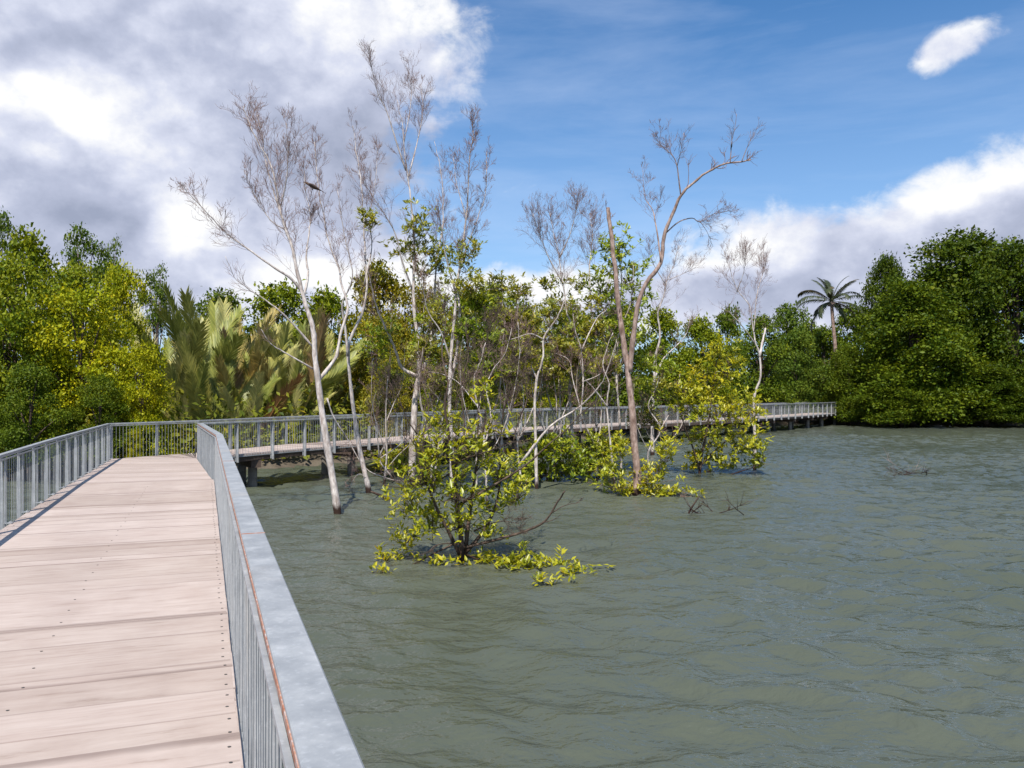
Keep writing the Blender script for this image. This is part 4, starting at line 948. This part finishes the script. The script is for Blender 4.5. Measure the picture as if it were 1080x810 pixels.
def puff(vec):
    v = nt.nodes.new('ShaderNodeTexVoronoi'); v.feature = 'F1'; v.inputs['Scale'].default_value = 9; v.inputs['Detail'].default_value = 1
    v.inputs['Roughness'].default_value = .5
    wv = nt.nodes.new('ShaderNodeVectorMath'); wv.operation = 'ADD'; nt.links.new(vec, wv.inputs[0])
    tn = nt.nodes.new('ShaderNodeTexNoise'); tn.inputs['Scale'].default_value = 9; tn.inputs['Detail'].default_value = 3; nt.links.new(vec, tn.inputs['Vector'])
    sc = nt.nodes.new('ShaderNodeVectorMath'); sc.operation = 'SCALE'; sc.inputs[3].default_value = .10; nt.links.new(tn.outputs['Color'], sc.inputs[0])
    nt.links.new(sc.outputs[0], wv.inputs[1]); nt.links.new(wv.outputs[0], v.inputs['Vector'])
    return mm('SUBTRACT', 1.0, v.outputs['Distance'])
def field(vec):
    return mm('ADD', mm('MULTIPLY', noise(nt, 4.5, 8, .6, vec), .85), mm('MULTIPLY', puff(vec), .26))
mp2 = nt.nodes.new('ShaderNodeMapping'); mp2.inputs['Scale'].default_value = (1, 1, 1.35); mp2.inputs['Location'].default_value = (.006, .0, -.026); nt.links.new(D, mp2.inputs['Vector'])
N1 = field(mp.outputs[0]); N2 = field(mp2.outputs[0])
wide = noise(nt, 2.1, 4, .5, mp.outputs[0])
den = mm('ADD', cover, mm('MULTIPLY', mm('SUBTRACT', N1, .585), 1.9))
den = mm('ADD', den, mm('MULTIPLY', mm('SUBTRACT', noise(nt, 17, 7, .64, mp.outputs[0], .4), .5), 1.25))
behind = mm('MULTIPLY', mm('SUBTRACT', .25, sp.outputs[1]), 1.0, cl=True)      # broken cloud over the rest of the sky
den = mm('ADD', den, mm('MULTIPLY', behind, mm('MULTIPLY', wide, 1.1)))
mr = nt.nodes.new('ShaderNodeMapRange'); mr.interpolation_type = 'SMOOTHSTEP'; nt.links.new(den, mr.inputs[0]); mr.inputs[1].default_value = .22; mr.inputs[2].default_value = .84
relief = mm('MULTIPLY', mm('SUBTRACT', N1, N2), 2.0)
edge = mm('MULTIPLY', mm('SUBTRACT', 1.0, den), .30)
br = mm('ADD', mm('ADD', mm('SUBTRACT', mm('MULTIPLY', white, .72), mm('MULTIPLY', dark, .27)), .64), mm('ADD', relief, edge))
br = mm('ADD', br, mm('MULTIPLY', mm('SUBTRACT', N1, .585), 1.15))
k = 1/STR
ccol = ramp(nt, br, [(0, (.27*k, .305*k, .41*k)), (.4, (.39*k, .425*k, .545*k)), (.7, (.54*k, .57*k, .68*k)), (1, (.76*k, .765*k, .78*k))])
mp3 = nt.nodes.new('ShaderNodeMapping'); mp3.inputs['Scale'].default_value = (1.2, 1.2, 7); mp3.inputs['Rotation'].default_value = (0, .25, 0); nt.links.new(D, mp3.inputs['Vector'])
cir = ramp(nt, noise(nt, 1.6, 7, .6, mp3.outputs[0], .4), [(.42, (0, 0, 0)), (.75, (.27, .27, .27))])
tint = mixc(nt, 1.0, sky.outputs[0], (.52, .88, 1.15), 'MULTIPLY')
base = mixc(nt, cir, tint, (.62*k, .70*k, .86*k))
pale = mm('MULTIPLY', mm('POWER', mm('MULTIPLY', mm('SUBTRACT', .44, el), 2.2, None, True), 1.3), .62)
base = mixc(nt, pale, base, (.46*k, .57*k, .76*k))
fin = mixc(nt, mr.outputs[0], base, ccol)
bg = nt.nodes.new('ShaderNodeBackground'); nt.links.new(fin, bg.inputs[0]); bg.inputs[1].default_value = STR
ow = nt.nodes.new('ShaderNodeOutputWorld'); nt.links.new(bg.outputs[0], ow.inputs[0])

# ------------------------------------------------------------------ sun, camera, view
sl = bpy.data.lights.new('sun', 'SUN'); sl.energy = 4.8; sl.angle = R(.53); sl.color = (1.0, .95, .87)
so = bpy.data.objects.new('sun', sl); col.objects.link(so); so.location = (-10, -15, 40)
so.rotation_euler = Vector([-float(v) for v in SUN]).to_track_quat('-Z', 'Y').to_euler()
cd = bpy.data.cameras.new('camera'); cam = bpy.data.objects.new('camera', cd); col.objects.link(cam)
cd.sensor_width = 36; cd.lens = 36*F/1080; cd.shift_y = (HY-405)/1080; cd.clip_end = 4000; cd.clip_start = .05
cam.location = (0, 0, ZC); cam.rotation_euler = (R(90), 0, 0); scn.camera = cam
scn.view_settings.view_transform = 'Standard'; scn.view_settings.look = 'None'; scn.view_settings.exposure = .4; scn.view_settings.gamma = 1
scn.view_settings.use_curve_mapping = False
scn.cycles.max_bounces = 6; scn.cycles.transparent_max_bounces = 4; scn.cycles.use_denoising = True
scn.cycles.sample_clamp_indirect = 6; scn.cycles.sample_clamp_direct = 3
